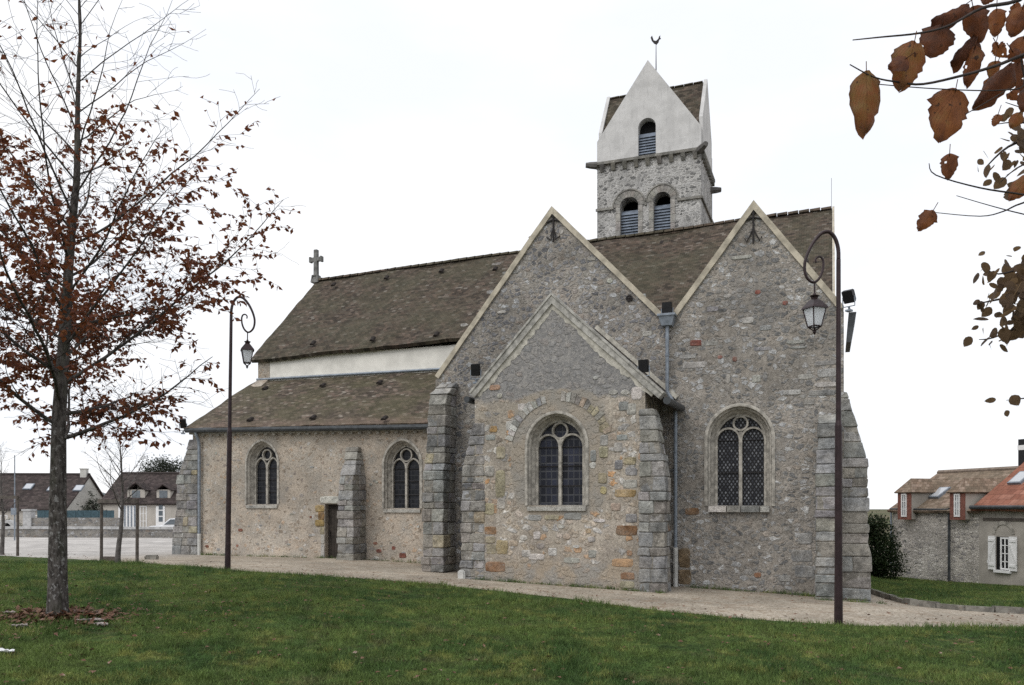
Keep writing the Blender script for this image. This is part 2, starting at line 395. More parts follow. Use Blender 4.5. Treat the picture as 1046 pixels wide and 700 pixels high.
def lead_glass(name, diag, sx, sz, lead, pane0, pane1, lw=.1, spec=.5):
    g = G(name); s = g.sep(g.pos())
    a, b = g.math('MULTIPLY', s[0], sx), g.math('MULTIPLY', s[2], sz)
    if diag: a, b = g.math('ADD', a, b), g.math('SUBTRACT', a, b)
    ca, cb = g.math('FLOOR', a), g.math('FLOOR', b)
    wn = nd(g.nt, 'ShaderNodeTexWhiteNoise', {'Vector': g.comb(ca, cb, 0.0)}, noise_dimensions='3D').outputs
    e = g.math('MINIMUM', *[g.math('SUBTRACT', .5, g.math('ABSOLUTE', g.math('SUBTRACT', g.math('FRACT', x), .5))) for x in (a, b)])
    k = g.mapr(e, lw, lw + .06)
    c = g.mix(k, lead, g.ramp(wn[0], [(0, pane0), (.55, [x * .5 + y * .5 for x, y in zip(pane0, pane1)]), (.8, pane1), (1, pane0)]))
    nrm = g.bump(g.math('ADD', g.math('MULTIPLY', k, .4), wn[0]), .35, .02)
    return g.done(c, g.mapr(k, 0, 1, .6, .22), nrm, spec=spec)
M['lattice_glass'] = lead_glass('diamond_leaded_glass', True, 11.5, 7.6, (.012, .012, .014), (.02, .022, .032), (.20, .21, .23), .2, .25)
M['lead_glass'] = lead_glass('square_leaded_glass', False, 7.5, 5.5, (.06, .062, .07), (.008, .009, .014), (.03, .034, .055), .05, .25)
M['dim_glass'] = lead_glass('dim_leaded_glass', False, 9, 7, (.035, .036, .04), (.008, .009, .012), (.022, .024, .032), .05, .2)
M['pane'] = plain('window_pane', (.12, .14, .16), .15, var=.2, spec=.6, bump=0)
g = G('skylight_pane'); M['skylight'] = g.done((.45, .47, .5), .08, spec=1.0)
g = G('lantern_glass'); M['lantern_glass'] = g.done(g.val((.85, .87, .9), g.mapr(g.noise(g.pos(), 7, 2), .3, .7, .88, 1.05)), .25, spec=.5, trans=(.6, (.92, .94, .97)))
def bark(name, dark, light, patch, lowz):
    g = G(name); p = g.pos(); s = g.sep(p)
    q = g.vm('MULTIPLY', p, (1, 1, .35))
    a = g.noise(q, 22, 5, .65); b = g.noise(q, 7, 4)
    c = g.mix(g.mapr(a, .35, .65), dark, light)
    lo = g.mapr(g.math('ADD', s[2], g.math('MULTIPLY', b, .8)), lowz[0], lowz[1], 1.0, .12)
    c = g.mix(g.math('MULTIPLY', g.mapr(g.noise(p, 15, 4, .7), .54, .64), g.math('MULTIPLY', lo, .7)), c, patch)
    c = g.mix(g.math('MULTIPLY', g.mapr(b, .5, .7), .3), c, (.05, .06, .03))
    return g.done(c, .95, g.bump(a, .7, .02), spec=.15)
M['bark'] = bark('lichened_bark', (.028, .024, .022), (.095, .086, .08), (.27, .265, .26), (2.4, 3.6))
M['twig'] = plain('twig_bark', (.045, .036, .034), .9, var=.3, scale=12)
M['young_bark'] = plain('young_bark', (.105, .095, .09), .9, var=.35, scale=12)
M['stake'] = plain('weathered_stake', (.10, .085, .075), .9, var=.3, scale=10)
def leafmat(name, stops, tr, f=.35, scale=5):
    g = G(name); c = g.ramp(g.noise(g.pos(), scale, 3, .7), stops)
    c = g.val(c, g.mapr(g.noise(g.pos(), scale * 9, 2), .3, .7, .6, 1.35))
    return g.done(c, .65, spec=.25, trans=(f, tr))
M['brown_leaf'] = leafmat('brown_autumn_leaf', [(.3, (.07, .024, .020)), (.48, (.13, .042, .025)), (.6, (.20, .075, .032)), (.72, (.26, .12, .05))], (.22, .075, .03), .35, 11)
M['far_leaf'] = leafmat('olive_brown_leaf', [(.3, (.045, .034, .028)), (.5, (.085, .055, .04)), (.7, (.12, .08, .045))], (.20, .13, .07), .5)
M['bush_leaf'] = leafmat('dark_bush_leaf', [(.3, (.010, .018, .008)), (.5, (.02, .034, .012)), (.7, (.036, .052, .018))], (.03, .05, .015), .2, 2)
M['conifer_leaf'] = leafmat('dark_tree_leaf', [(.3, (.02, .025, .018)), (.5, (.03, .036, .024)), (.7, (.045, .05, .03))], (.03, .04, .02), .2, 2)
g = G('near_autumn_leaf'); u = g.sep(g.uv())                      # u across, v along the leaf
vn = g.math('FRACT', g.math('MULTIPLY', g.math('SUBTRACT', u[1], g.math('MULTIPLY', g.math('ABSOLUTE', u[0]), .8)), 7.0))
vein = g.math('MAXIMUM', g.mapr(g.math('ABSOLUTE', g.math('SUBTRACT', vn, .5)), .0, .09, 1.0, 0.0), g.mapr(g.math('ABSOLUTE', u[0]), .0, .035, 1.0, 0.0))
n1 = g.noise(g.pos(), 22, 5, .75)
rnd = nd(g.nt, 'ShaderNodeObjectInfo').outputs['Random']
c = g.ramp(g.math('ADD', g.math('MULTIPLY', n1, .7), g.math('MULTIPLY', rnd, .3)), [(.22, (.025, .012, .010)), (.40, (.085, .03, .015)), (.58, (.19, .07, .025)), (.78, (.15, .115, .035))])
edge = g.mapr(g.math('MAXIMUM', g.math('ABSOLUTE', u[0]), u[1]), .72, 1.0)
c = g.mix(g.math('MULTIPLY', edge, .55), c, (.03, .014, .010))
c = g.mix(g.math('MULTIPLY', vein, .5), c, (.07, .035, .02))
c = g.mix(g.mapr(g.noise(g.pos(), 55, 3), .62, .7), c, (.02, .012, .008))
M['near_leaf'] = g.done(c, .6, g.bump(g.math('ADD', vein, n1), .5, .003), spec=.3, trans=(.42, g.val(g.mix(.2, c, (.42, .15, .05)), 1.7)))
# ground materials
g = G('gravel'); p = g.pos()
v1 = nd(g.nt, 'ShaderNodeTexVoronoi', {'Vector': p, 'Scale': 34.0}); cs = nd(g.nt, 'ShaderNodeSeparateColor', {0: v1.outputs['Color']}).outputs
c = g.ramp(cs[0], [(0, (.23, .195, .15)), (.4, (.34, .295, .235)), (.8, (.41, .36, .295)), (1, (.50, .46, .40))])
c = g.val(c, g.mapr(g.noise(p, .45, 5, .6), .3, .7, .8, 1.15))
s = g.sep(p); west = g.mapr(s[0], -17, -23)
c = g.mix(west, c, g.val((.45, .43, .41), g.mapr(g.noise(p, .5, 5, .7), .3, .7, .78, 1.15)))
lf = g.mapr(g.noise(p, 2.6, 5, .7), .5, .66)
c = g.mix(g.math('MULTIPLY', g.math('MULTIPLY', lf, .6), g.math('SUBTRACT', 1.0, west)), c, (.17, .115, .075))
c = g.val(c, g.mapr(g.noise(p, 1.3, 5, .7), .3, .7, .82, 1.14)); c = g.mix(g.math('MULTIPLY', g.mapr(g.noise(p, 7, 3), .6, .7), .4), c, (.14, .10, .07))
far = g.mapr(g.vm('LENGTH', p), 75, 95)
c = g.mix(far, c, g.mix(g.mapr(g.noise(p, .02, 4), .4, .6), (.06, .075, .03), (.12, .1, .06)))
M['gravel'] = g.done(c, .95, g.bump(g.math('ADD', v1.outputs[0], g.noise(p, 9, 4)), .5, .02), spec=.15)
def lawnmat(name, blade):
    g = G(name); p = g.pos()
    a = g.noise(p, .55, 4, .6); b = g.noise(p, 2.6, 4, .65); f = g.noise(p, 30, 3)
    c = g.mix(g.mapr(a, .38, .62), (.054, .100, .028), (.112, .160, .044))
    c = g.mix(g.math('MULTIPLY', g.mapr(b, .50, .66), .75), c, (.21, .22, .065))
    c = g.mix(g.math('MULTIPLY', g.mapr(g.noise(g.vm('ADD', p, (31, 5, 0)), 1.3, 4, .7), .56, .68), .5), c, (.12, .105, .06))
    c = g.val(c, g.mapr(f, .3, .7, .6, 1.4)); c = g.val(c, g.mapr(g.noise(g.vm('ADD', p, (4, 17, 0)), 5.5, 4, .7), .32, .68, .62, 1.36))
    if blade: c = g.val(c, g.mapr(g.noise(p, 260, 1), .3, .7, .55, 1.5))
    if blade: return g.done(c, .7, spec=.25, trans=(.25, g.val(c, 1.3)))
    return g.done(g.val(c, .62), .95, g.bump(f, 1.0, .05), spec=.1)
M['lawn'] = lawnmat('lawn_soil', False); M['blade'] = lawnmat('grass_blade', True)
M['litter'] = leafmat('leaf_litter', [(.3, (.06, .03, .02)), (.5, (.13, .065, .04)), (.62, (.20, .12, .085)), (.75, (.40, .33, .30))], (.1, .05, .03), .05, 9)
M['paper'] = plain('white_paper', (.72, .73, .75), .8, var=.05)
M['wall_cap'] = plain('concrete_cap', (.40, .40, .40), .9, var=.2)
M['park_wall'] = rubble('low_wall_rubble', GREY, ((.2, .19, .175), (.26, .245, .225)), 4.5, 1.8, .08, .2)
M['house_stone'] = rubble('house_rubble', [(0, (.22, .21, .21)), (.3, (.36, .34, .325)), (.55, (.50, .465, .43)), (.8, (.58, .55, .505)), (1, (.66, .63, .59))],
                          ((.42, .395, .36), (.50, .465, .42)), 4.4, 2.4, .06, .02)
M['house_plaster'] = plain('grey_beige_render', (.36, .335, .30), .9, var=.18, scale=1.2, bump=.3)
M['cream_wall'] = plain('cream_house_render', (.42, .39, .35), .9, var=.12, scale=1)
M['pale_wall'] = plain('pale_gable_render', (.5, .49, .46), .9, var=.12, scale=1)
M['teal'] = plain('teal_fence', (.05, .09, .11), .7, var=.2)
M['kerb'] = plain('kerb_stone', (.2, .19, .17), .95, var=.4, scale=5, bump=.8)
M['hill'] = plain('far_wood', (.09, .105, .11), 1, var=.2, scale=.3)
M['car_paint'] = plain('white_car_paint', (.75, .76, .78), .25, var=.03, bump=0, spec=.5)
# ------------------------------------------------------------------ ground, lawns, kerb
def axis_pts(a, b, fine0, fine1, step, grow=1.35):
    xs = list(np.arange(fine0, fine1 + 1e-6, step)); d = step
    while xs[-1] < b: d *= grow; xs.append(xs[-1] + d)
    d = step
    while xs[0] > a: d *= grow; xs.insert(0, xs[0] - d)
    return xs
bm = NB(); X = axis_pts(-1500, 1500, -40, 20, 1.0); Y = axis_pts(-300, 1500, -12, 48, 1.0)
vs = [[bm.verts.new((x, y, gz(x, y))) for x in X] for y in Y]
for j in range(len(Y) - 1):
    for i in range(len(X) - 1): bm.faces.new((vs[j][i], vs[j][i + 1], vs[j + 1][i + 1], vs[j + 1][i]))
prop(obj('ground', bm, M['gravel'], smooth=True), kind='structure')

def dense(pts, step=.35):
    o = []
    for a, b in zip(pts, pts[1:]):
        n = max(1, int((b - a).length / step)); o += [a + (b - a) * (i / n) for i in range(n)]
    return o + [pts[-1]]
EDGE = [(-420, 549), (-150, 559), (0, 569), (100, 574), (233, 584), (330, 590), (437, 598), (560, 612), (640, 622), (690, 628), (780, 636), (860, 641), (950, 643), (1046, 643), (1200, 640), (1420, 634)]
edge = [ground_at(*q) for q in EDGE]
LE = dense(edge)
def strip(name, A, Bfun, rows, mat, lift, ragged=0.0, power=1.6):
    bm = NB(); g = []
    for k, a in enumerate(A):
        b = Bfun(k / (len(A) - 1)); col_ = []
        j = mnoise.noise(Vector((k * .21, .3, 7))) * ragged
        for r in range(rows + 1):
            t = (r / rows) ** power; q = a.lerp(b, t); q = q + (b - a).normalized() * j * (1 - t)
            h = lift + .012 * mnoise.noise(Vector((q.x * 2.2, q.y * 2.2, 1)))
            if r == 0: h = -.05
            col_.append(bm.verts.new((q.x, q.y, gz(q.x, q.y) + h)))
        g.append(col_)
    for a, b in zip(g, g[1:]):
        for r in range(rows): bm.faces.new((a[r], a[r + 1], b[r + 1], b[r]))
    bmesh.ops.recalc_face_normals(bm, faces=bm.faces)
    if sum(f.normal.z for f in bm.faces) < 0: bmesh.ops.reverse_faces(bm, faces=bm.faces)
    return prop(obj(name, bm, mat, smooth=True), kind='structure')
def near_line(t):
    x, y = camxy(-30 + 50 * t, -6); return Vector((x, y, 0))
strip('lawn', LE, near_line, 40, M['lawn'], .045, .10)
KE = [(888, 606), (905, 612), (930, 618.5), (985, 624), (1046, 627.5), (1150, 631)]
ke = dense([ground_at(*q) for q in KE], .3)
back = [Vector((*camxy(15.0, 37.5), 0)), Vector((*camxy(24, 33), 0))]
strip('rear_lawn', ke, lambda t: back[0].lerp(back[1], t), 30, M['lawn'], .09, 0, 1.0)
# ------------------------------------------------------------------ grass blades (one mass)
def blades(name, n, sampler, hmin, hmax, wid, seed):
    rs = np.random.RandomState(seed)
    P = sampler(rs, n); n = len(P)
    ang = rs.rand(n) * 6.283; tilt = rs.normal(0, .45, (n, 2)); H = hmin + (hmax - hmin) * rs.rand(n) ** 1.6
    cl = np.array([mnoise.noise(Vector((x * .9, y * .9, 3))) for x, y, _ in P]); H = H * np.clip(1 + .9 * cl, .3, 2)
    wx, wy = np.cos(ang) * wid, np.sin(ang) * wid
    V = np.empty((n, 3, 3)); V[:, 0] = P; V[:, 1] = P; V[:, 2] = P
    V[:, 0, 0] -= wx; V[:, 0, 1] -= wy; V[:, 1, 0] += wx; V[:, 1, 1] += wy
    V[:, 2, 0] += tilt[:, 0] * H; V[:, 2, 1] += tilt[:, 1] * H; V[:, 2, 2] += H
    me = bpy.data.meshes.new(name); me.vertices.add(n * 3); me.vertices.foreach_set('co', V.ravel())
    me.loops.add(n * 3); me.loops.foreach_set('vertex_index', np.arange(n * 3)); me.polygons.add(n)
    me.polygons.foreach_set('loop_start', np.arange(n) * 3); me.polygons.foreach_set('loop_total', np.full(n, 3))
    me.update(); me.validate()
    return prop(obj(name, me, M['blade']), kind='stuff')
ecam = [((CT * q.x + ST * q.y), (-ST * q.x + CT * q.y)) for q in LE]          # lawn edge as (x, depth) in camera axes
ex, ed = np.array([q[0] for q in ecam]), np.array([q[1] for q in ecam])
def front_sampler(rs, n):
    d = 5.5 + 16 * rs.rand(n * 3) ** 1.25; x = (rs.rand(n * 3) * 2 - 1) * .72 * d
    o = np.argsort(ex); lim = np.interp(x, ex[o], ed[o])
    k = d < lim + .05 * rs.normal(size=len(d)); d, x = d[k][:n], x[k][:n]
    u = CT * x - ST * d; v = ST * x + CT * d
    return np.array([(a, b, gz(a, b) + .035) for a, b in zip(u, v)])
blades('grass', 330000, front_sampler, .03, .09, .0055, 3)
def tuft_sampler(rs, n):
    c_ = front_sampler(rs, n // 45); o = []
    for x, y, z_ in c_:
        r = rs.rand(45, 2) * 2 - 1; s = .05 + .10 * rs.rand()
        o += [(x + q[0] * s, y + q[1] * s, z_) for q in r]
    return np.array(o)
blades('grass_tufts', 22000, tuft_sampler, .06, .15, .006, 12)
A_, B_ = np.array([(q.x, q.y) for q in ke]), back
def rear_sampler(rs, n):
    k = rs.rand(n) * (len(ke) - 1); i = k.astype(int); f = (k - i)[:, None]; a = A_[i] * (1 - f) + A_[np.minimum(i + 1, len(ke) - 1)] * f
    t = (k / (len(ke) - 1))[:, None]; b = np.array(B_[0].xy) * (1 - t) + np.array(B_[1].xy) * t
    r = (rs.rand(n) ** .8)[:, None]; q = a * (1 - r) + b * r
    return np.array([(x, y, gz(x, y) + .08) for x, y in q])
blades('grass', 60000, rear_sampler, .04, .09, .010, 4)
# kerb stones along the rear lawn
kb = thing('kerb_edging', 'low mossy stone kerb along the gravel beside the right-hand lawn', 'kerb', ke[0])
random.seed(5); bm = NB()
KD = dense([ground_at(*q) for q in KE], .55)
for a, b in zip(KD, KD[1:]):
    d = (b - a).normalized(); nrm = Vector((-d.y, d.x, 0)); e = random.uniform(.01, .03); h = random.uniform(.10, .14); k = random.uniform(-.015, .015)
    p = [a + d * e - nrm * .02, b - d * .005 - nrm * .02, b - d * .005 + nrm * .14, a + d * e + nrm * .14]
    hexa(bm, [Vector((q.x, q.y, gz(q.x, q.y) - .1)) for q in p] + [Vector((q.x + k, q.y + k, gz(q.x, q.y) + h)) for q in p])
obj('stone_kerb', bm, M['kerb'], kb, world=True)

# ------------------------------------------------------------------ the church
V0, V1, V2, VN, VR = 19.8, 17.9, 22.0, 25.35, 29.3      # planes: gables, chapel, aisle, nave eaves, ridge
UW = -19.75
ch = thing('church', 'old stone village church with twin gables, low front chapel and saddleback tower', 'church', (-9, 23, gz(-9, 23)))
def cpart(name, bm, mat, parent=None, smooth=False): return obj(name, bm, mat, parent or ch, smooth, world=(parent is None))
def wpx(poly, v): return [at(x, y, v) for x, y in poly]
rnd = random.Random(11)
PAL = [(.285, .285, .285), (.32, .322, .325), (.26, .26, .265), (.345, .34, .325), (.235, .235, .23), (.30, .285, .26), (.29, .292, .295), (.275, .26, .24)]
RUST, YEL, WHT, PALE = (.25, .14, .075), (.385, .34, .24), (.60, .585, .55), (.44, .43, .40)
def pick(rust=.01, yel=.03):
    r = rnd.random()
    return RUST if r < rust else YEL if r < rust + yel else rnd.choice(PAL)
def jit(c, k=.11):
    f = 1 + rnd.uniform(-k, k); return tuple(min(.8, x * f * (1 + rnd.uniform(-.03, .03))) for x in c)
def ashlar(bm, prof, z0, z1, hmin=.2, hmax=.34, bw=.5, rust=.0, yel=.03, mort=(.255, .24, .215)):
    """coursed blocks between z0 and z1; prof(z) -> x0, x1, y0, y1"""
    z = z0
    while z < z1 - .02:
        h = min(rnd.uniform(hmin * .72, hmax), z1 - z)
        if z1 - z - h < .1: h = z1 - z
        a, b = prof(z), prof(z + h)
        def q(p, t, s): return (p[0] + (p[1] - p[0]) * t, p[2] + (p[3] - p[2]) * s)
        n = max(1, int(round((a[1] - a[0]) / bw + rnd.uniform(-.4, .4)))); m = max(1, int(round((a[3] - a[2]) / bw)))
        ts = [0] + sorted((i + rnd.uniform(-.22, .22)) / n for i in range(1, n)) + [1]; ssn = [0] + sorted((i + rnd.uniform(-.2, .2)) / m for i in range(1, m)) + [1]
        W = max(.05, a[1] - a[0]); D = max(.05, a[3] - a[2])
        for i in range(n):
            for k in range(m):
                e, f = .007 / W, .007 / D; o = rnd.uniform(-.02, .02)
                t0, t1, s0, s1 = ts[i] + e, ts[i + 1] - e, ssn[k] + f, ssn[k + 1] - f
                if i == 0: t0 -= o / W
                if i == n - 1: t1 += o / W
                if k == 0: s0 -= o / D
                lo, hi = z + .006, z + h - .006
                pts = []
                for zz, pr in ((lo, a), (hi, b)):
                    for (t, s) in ((t0, s0), (t1, s0), (t1, s1), (t0, s1)):
                        x, y = q(pr, t, s); pts.append((x + rnd.uniform(-.010, .010), y + rnd.uniform(-.012, .012), zz + rnd.uniform(-.007, .007)))
                hexa(bm, pts, jit(pick(rust, yel)))
        i2 = .024
        hexa(bm, [(a[0] + i2, a[2] + i2, z), (a[1] - i2, a[2] + i2, z), (a[1] - i2, a[3], z), (a[0] + i2, a[3], z),
                  (b[0] + i2, b[2] + i2, z + h), (b[1] - i2, b[2] + i2, z + h), (b[1] - i2, b[3], z + h), (b[0] + i2, b[3], z + h)], mort)
        z += h
def stone(bm, x0, x1, z0, z1, v, c, out=.015):
    """one facing stone with worn, uneven outline"""
    o = out + rnd.uniform(-.004, .006); cx, cz, hx, hz_ = (x0 + x1) / 2, (z0 + z1) / 2, (x1 - x0) / 2, (z1 - z0) / 2
    n = 16; big = hx * hz_ > .007; e = 8 if big else 2.6; jt = .35 if big else 1.0; k = []
    for i in range(n):
        t = 2 * math.pi * (i + rnd.uniform(-.25, .25)) / n; q = (abs(math.cos(t)) ** e + abs(math.sin(t)) ** e) ** (-1 / e); q *= 1 + rnd.uniform(-.13, .07) * jt
        k.append((cx + hx * q * math.cos(t), cz + hz_ * q * math.sin(t)))
    A = [bm.verts.new((cx + (x - cx) * .88, v - o, cz + (z - cz) * .84)) for x, z in k]; B = [bm.verts.new((x, v - o * .35, z)) for x, z in k]; D = [bm.verts.new((x, v + .02, z)) for x, z in k]
    fs = [bm.faces.new(A)]
    for P, Q in ((A, B), (B, D)): fs += [bm.faces.new((P[i], Q[i], Q[(i + 1) % n], P[(i + 1) % n])) for i in range(n)]
    fs.append(bm.faces.new(D[::-1])); paint(bm, fs, c)
def stones_px(bm, lst, v, out=.015):
    for x0, y0, x1, y1, c in lst:
        a, b = at(x0, y1, v), at(x1, y0, v); stone(bm, a[0], b[0], a[1], b[1], v, jit(c, .12), out)
def set_in(wall, bm):
    """adds the stones of a wall's facing to the wall's own mesh as a second material"""
    bmesh.ops.recalc_face_normals(bm, faces=bm.faces)
    for f in bm.faces: f.material_index = 1
    me = bpy.data.meshes.new('facing'); bm.to_mesh(me); bm.free()
    w_ = NB(); w_.from_mesh(wall.data); paint(w_, [f for f in w_.faces if f.material_index == 0], (.3, .3, .3)); w_.from_mesh(me); w_.to_mesh(wall.data); w_.free(); (len(wall.data.materials) < 2) and wall.data.materials.append(M['ashlar']); bpy.data.meshes.remove(me)
def window(parent, xc, zs, zsp, a, rise, e, v, glass, lancet=None, circ=None, depth=.26, bars=3, mull=.07, border=.045, sill=True, mat='window_stone', n=12, spring=None):
    """stone window: splayed surround, bar tracery, leaded glass, iron bars, sill; returns the hole for the wall"""
    o = lambda d: arch(xc, zs, zsp, a, rise, d, n)
    bm = NB(); rings = [(e + .03, -.02), (e * .96, -.03), (e * .78, -.028), (e * .66, .05), (e * .5, .07), (e * .42, depth * .55), (e * .12, depth * .8), (0, depth)]
    loft(bm, [[(x, v + y, z) for x, z in o(d)] for d, y in rings], closed=False)
    bmesh.ops.recalc_face_normals(bm, faces=bm.faces)
    fr = cpart('window', bm, M[mat], parent); 
    if parent is None or parent is ch: fr.matrix_parent_inverse = Matrix.Translation(-Vector(ch.location))
    # glass
    bm = NB(); inn = o(.01); vs = [bm.verts.new((x, v + depth + .07, z)) for x, z in inn]; f = bm.faces.new(vs)
    if f.normal.y > 0 or True: bm.normal_update()
    r = bmesh.ops.extrude_face_region(bm, geom=[f]); bmesh.ops.translate(bm, vec=(0, .012, 0), verts=[g for g in r['geom'] if isinstance(g, bmesh.types.BMVert)])
    bmesh.ops.recalc_face_normals(bm, faces=bm.faces)
    obj('glass', bm, M[glass], fr)
    # tracery
    bm = NB(); v0, v1 = v + depth - .02, v + depth + .09
    bar(bm, o(0), 0, border, v0 + .006, v1) if False else bar(bm, o(0), -border, .004, v0 + .006, v1)
    la = (2 * a - 2 * border - mull) / 4
    if lancet is None: lancet = zsp
    for s in (-1, 1):
        cx = xc + s * (mull / 2 + la)
        pts = arch(cx, zs, lancet, la, la * (1.02 if spring is None else spring), 0, 8)[1:-1]
        bar(bm, pts, -.004, mull * .55, v0 + .003 + .002 * s, v1 - .004)
    bar(bm, [(xc, zs), (xc, lancet + la * .75)], -mull / 2, mull / 2, v0, v1 - .002)
    if circ:
        k = circ[1]; bar(bm, [(xc + k * math.cos(t), circ[0] + k * math.sin(t)) for t in (2 * math.pi * i / 20 for i in range(20))], -mull * .6, .0, v0 - .003, v1 - .006, closed=True)
    obj('tracery', bm, M[mat], fr)
    for i in range(bars):
        bm = NB(); z = zs + (lancet - zs) * (i + 1) / bars - (.0 if i < bars - 1 else .02)
        tube(bm, [(xc - a, v + depth + .045, z), (xc + a, v + depth + .045, z)], .011, 6); obj('saddle_bar', bm, M['iron'], fr)
    if sill:
        bm = NB()
        if sill == 'broken':
            for x0, x1, c in ((-a - .12, -a + .28, WHT), (-a + .3, .03, PAL[7]), (.05, a - .12, PAL[4]), (a - .1, a + .1, PALE)):
                hexa(bm, [(xc + x0, v - .10, zs - .14), (xc + x1, v - .10, zs - .14), (xc + x1, v + depth, zs - .14), (xc + x0, v + depth, zs - .14),
                          (xc + x0, v - .08, zs - .01), (xc + x1, v - .08, zs - .01), (xc + x1, v + depth + .03, zs + .012), (xc + x0, v + depth + .03, zs + .012)], jit(c))
        else:
            x0, x1 = -a - e * .8, a + e * .8
            hexa(bm, [(xc + x0, v - .05, zs - .12), (xc + x1, v - .05, zs - .12), (xc + x1, v + depth, zs - .12), (xc + x0, v + depth, zs - .12),
                      (xc + x0, v - .05, zs - .03), (xc + x1, v - .05, zs - .03), (xc + x1, v + depth + .03, zs + .012), (xc + x0, v + depth + .03, zs + .012)], PALE)
        obj('sill', bm, M['ashlar'], fr)
    return [q for q in arch(xc, zs, zsp, a, rise, e, n)]

ZB = -1.2                                               # walls start below the ground
# ---- aisle: long low wall on the left
zE0, zE1 = at(200, 441, V2)[1], at(437, 438, V2)[1]
xa1 = -8.0
def win_px(xl, xr, ysill, yspr, yapex, v):
    (x0, zs), (x1, _) = at(xl, ysill, v), at(xr, ysill, v)
    return (x0 + x1) / 2, zs, at((xl + xr) / 2, yspr, v)[1], (x1 - x0) / 2, at((xl + xr) / 2, yapex, v)[1] - at((xl + xr) / 2, yspr, v)[1]
dv = .26
xc, zs, zp, a, ri = win_px(260.5, 285.5, 515.5, 474, 455, V2 + dv)
h1 = window(None, xc, zs, zp, a, max(ri, a * 1.25), .15, V2, 'dim_glass', lancet=zp - .12, circ=(zp + a * .62, a * .30), spring=1.5)
xc, zs, zp, a, ri = win_px(400.5, 430, 519.5, 475, 455, V2 + dv)
h2 = window(None, xc, zs, zp, a, max(ri, a * 1.2), .16, V2, 'dim_glass', lancet=zp - .10, circ=(zp + a * .60, a * .34), spring=1.3)
d0, d1 = at(332, 571, V2), at(347, 515, V2)
dz0 = d0[1] - .1; dtop = d1[1]
bm = NB()
slab(bm, [(UW, ZB), (d0[0], ZB), (d0[0], dtop), (d1[0], dtop), (d1[0], ZB), (xa1, ZB), (xa1, zE1), (UW, zE0)], [h1, h2], V2, V2 + .6)
aw = cpart('aisle_wall', bm, M['aisle_stone'])
bm = NB(); slab(bm, [(V2 + .6, ZB), (33, ZB), (33, 6), (VN, 6.6), (V2 + .6, zE0 + .25)], [], UW, UW + .5, 'X'); cpart('west_wall', bm, M['aisle_stone'])
bm = NB(); box(bm, d0[0] - .05, d1[0] + .05, V2 + .2, V2 + .26, ZB, dtop + .05)
for i in range(5):
    x = d0[0] + (d1[0] - d0[0]) * i / 5; box(bm, x + .004, x + (d1[0] - d0[0]) / 5 - .004, V2 + .18, V2 + .199, .1, dtop)
dr = cpart('door', bm, M['door'])
bm = NB(); tube(bm, [(d0[0] + .08, V2 + .17, 1.0), (d0[0] + .08, V2 + .14, 1.0), (d0[0] + .08, V2 + .14, 1.12), (d0[0] + .08, V2 + .17, 1.12)], .012, 6); obj('handle', bm, M['iron'], dr)
bm = NB()
stones_px(bm, [(327, 507, 349, 514.6, WHT), (322, 516, 331.5, 523, (.36, .26, .12)), (325, 523, 331.5, 531, (.32, .21, .10)), (322, 531, 331.5, 538, (.36, .26, .12)), (327, 538, 331.5, 546, YEL), (328, 546, 331.8, 556, PALE), (328, 556, 331.8, 572, PALE)], V2, .025)
set_in(aw, bm)
# loose pale stones showing in the render near the ground
bm = NB()
for i in range(70):
    x = rnd.uniform(205, 430); y = rnd.uniform(535, 572) if rnd.random() < .75 else rnd.uniform(450, 530)
    if 318 < x < 375 or 250 < x < 292 and y < 520 or 385 < x < 436 and y < 530: continue
    w = rnd.uniform(1.5, 5); h = rnd.uniform(1.5, 3.5)
    stones_px(bm, [(x, y, x + w, y + h, rnd.choice([WHT, PALE, PAL[1], PAL[5], (.30, .13, .09)]))], V2, .012)
stones_px(bm, [(384, 561, 390, 565, (.26, .10, .075)), (408, 565, 415, 570, (.26, .10, .075)), (400, 558, 404, 562, (.28, .12, .09))], V2, .014)
set_in(aw, bm)
# eaves course with corbels, gutter, downpipe
bm = NB(); bar(bm, [(UW - .05, zE0 - .10), (xa1 - 1.1, zE1 - .10)], 0, .10, V2 - .12, V2 - .002)
for i in range(34):
    t = (i + .5) / 34; x = UW + (xa1 - 1.1 - UW) * t; z = zE0 + (zE1 - zE0) * t - .10
    box(bm, x - .05, x + .05, V2 - .09, V2 - .003, z - .06, z - .003)
cpart('eaves_course', bm, M['window_stone'])
gl, gr_ = at(189, 440, V2 - .28), at(440, 439.5, V2 - .28)
bm = NB(); tube(bm, [(gl[0], V2 - .24, zE0 + .03), (gr_[0], V2 - .24, zE1 + .03)], .085, 10); cpart('gutter', bm, M['dark_zinc'])
px_, pz_ = at(203.5, 470, V2 - .1)
bm = NB(); tube(bm, [(px_ - .05, V2 - .24, zE0), (px_, V2 - .12, zE0 - .35), (px_, V2 - .1, zE0 - .5), (px_, V2 - .1, 1.02)], .05, 8)
dp = cpart('downpipe', bm, M['zinc']); bm = NB(); tube(bm, [(px_, V2 - .1, 1.02), (px_, V2 - .1, .2)], .058, 8); obj('pipe_foot', bm, M['white_pipe'], dp)
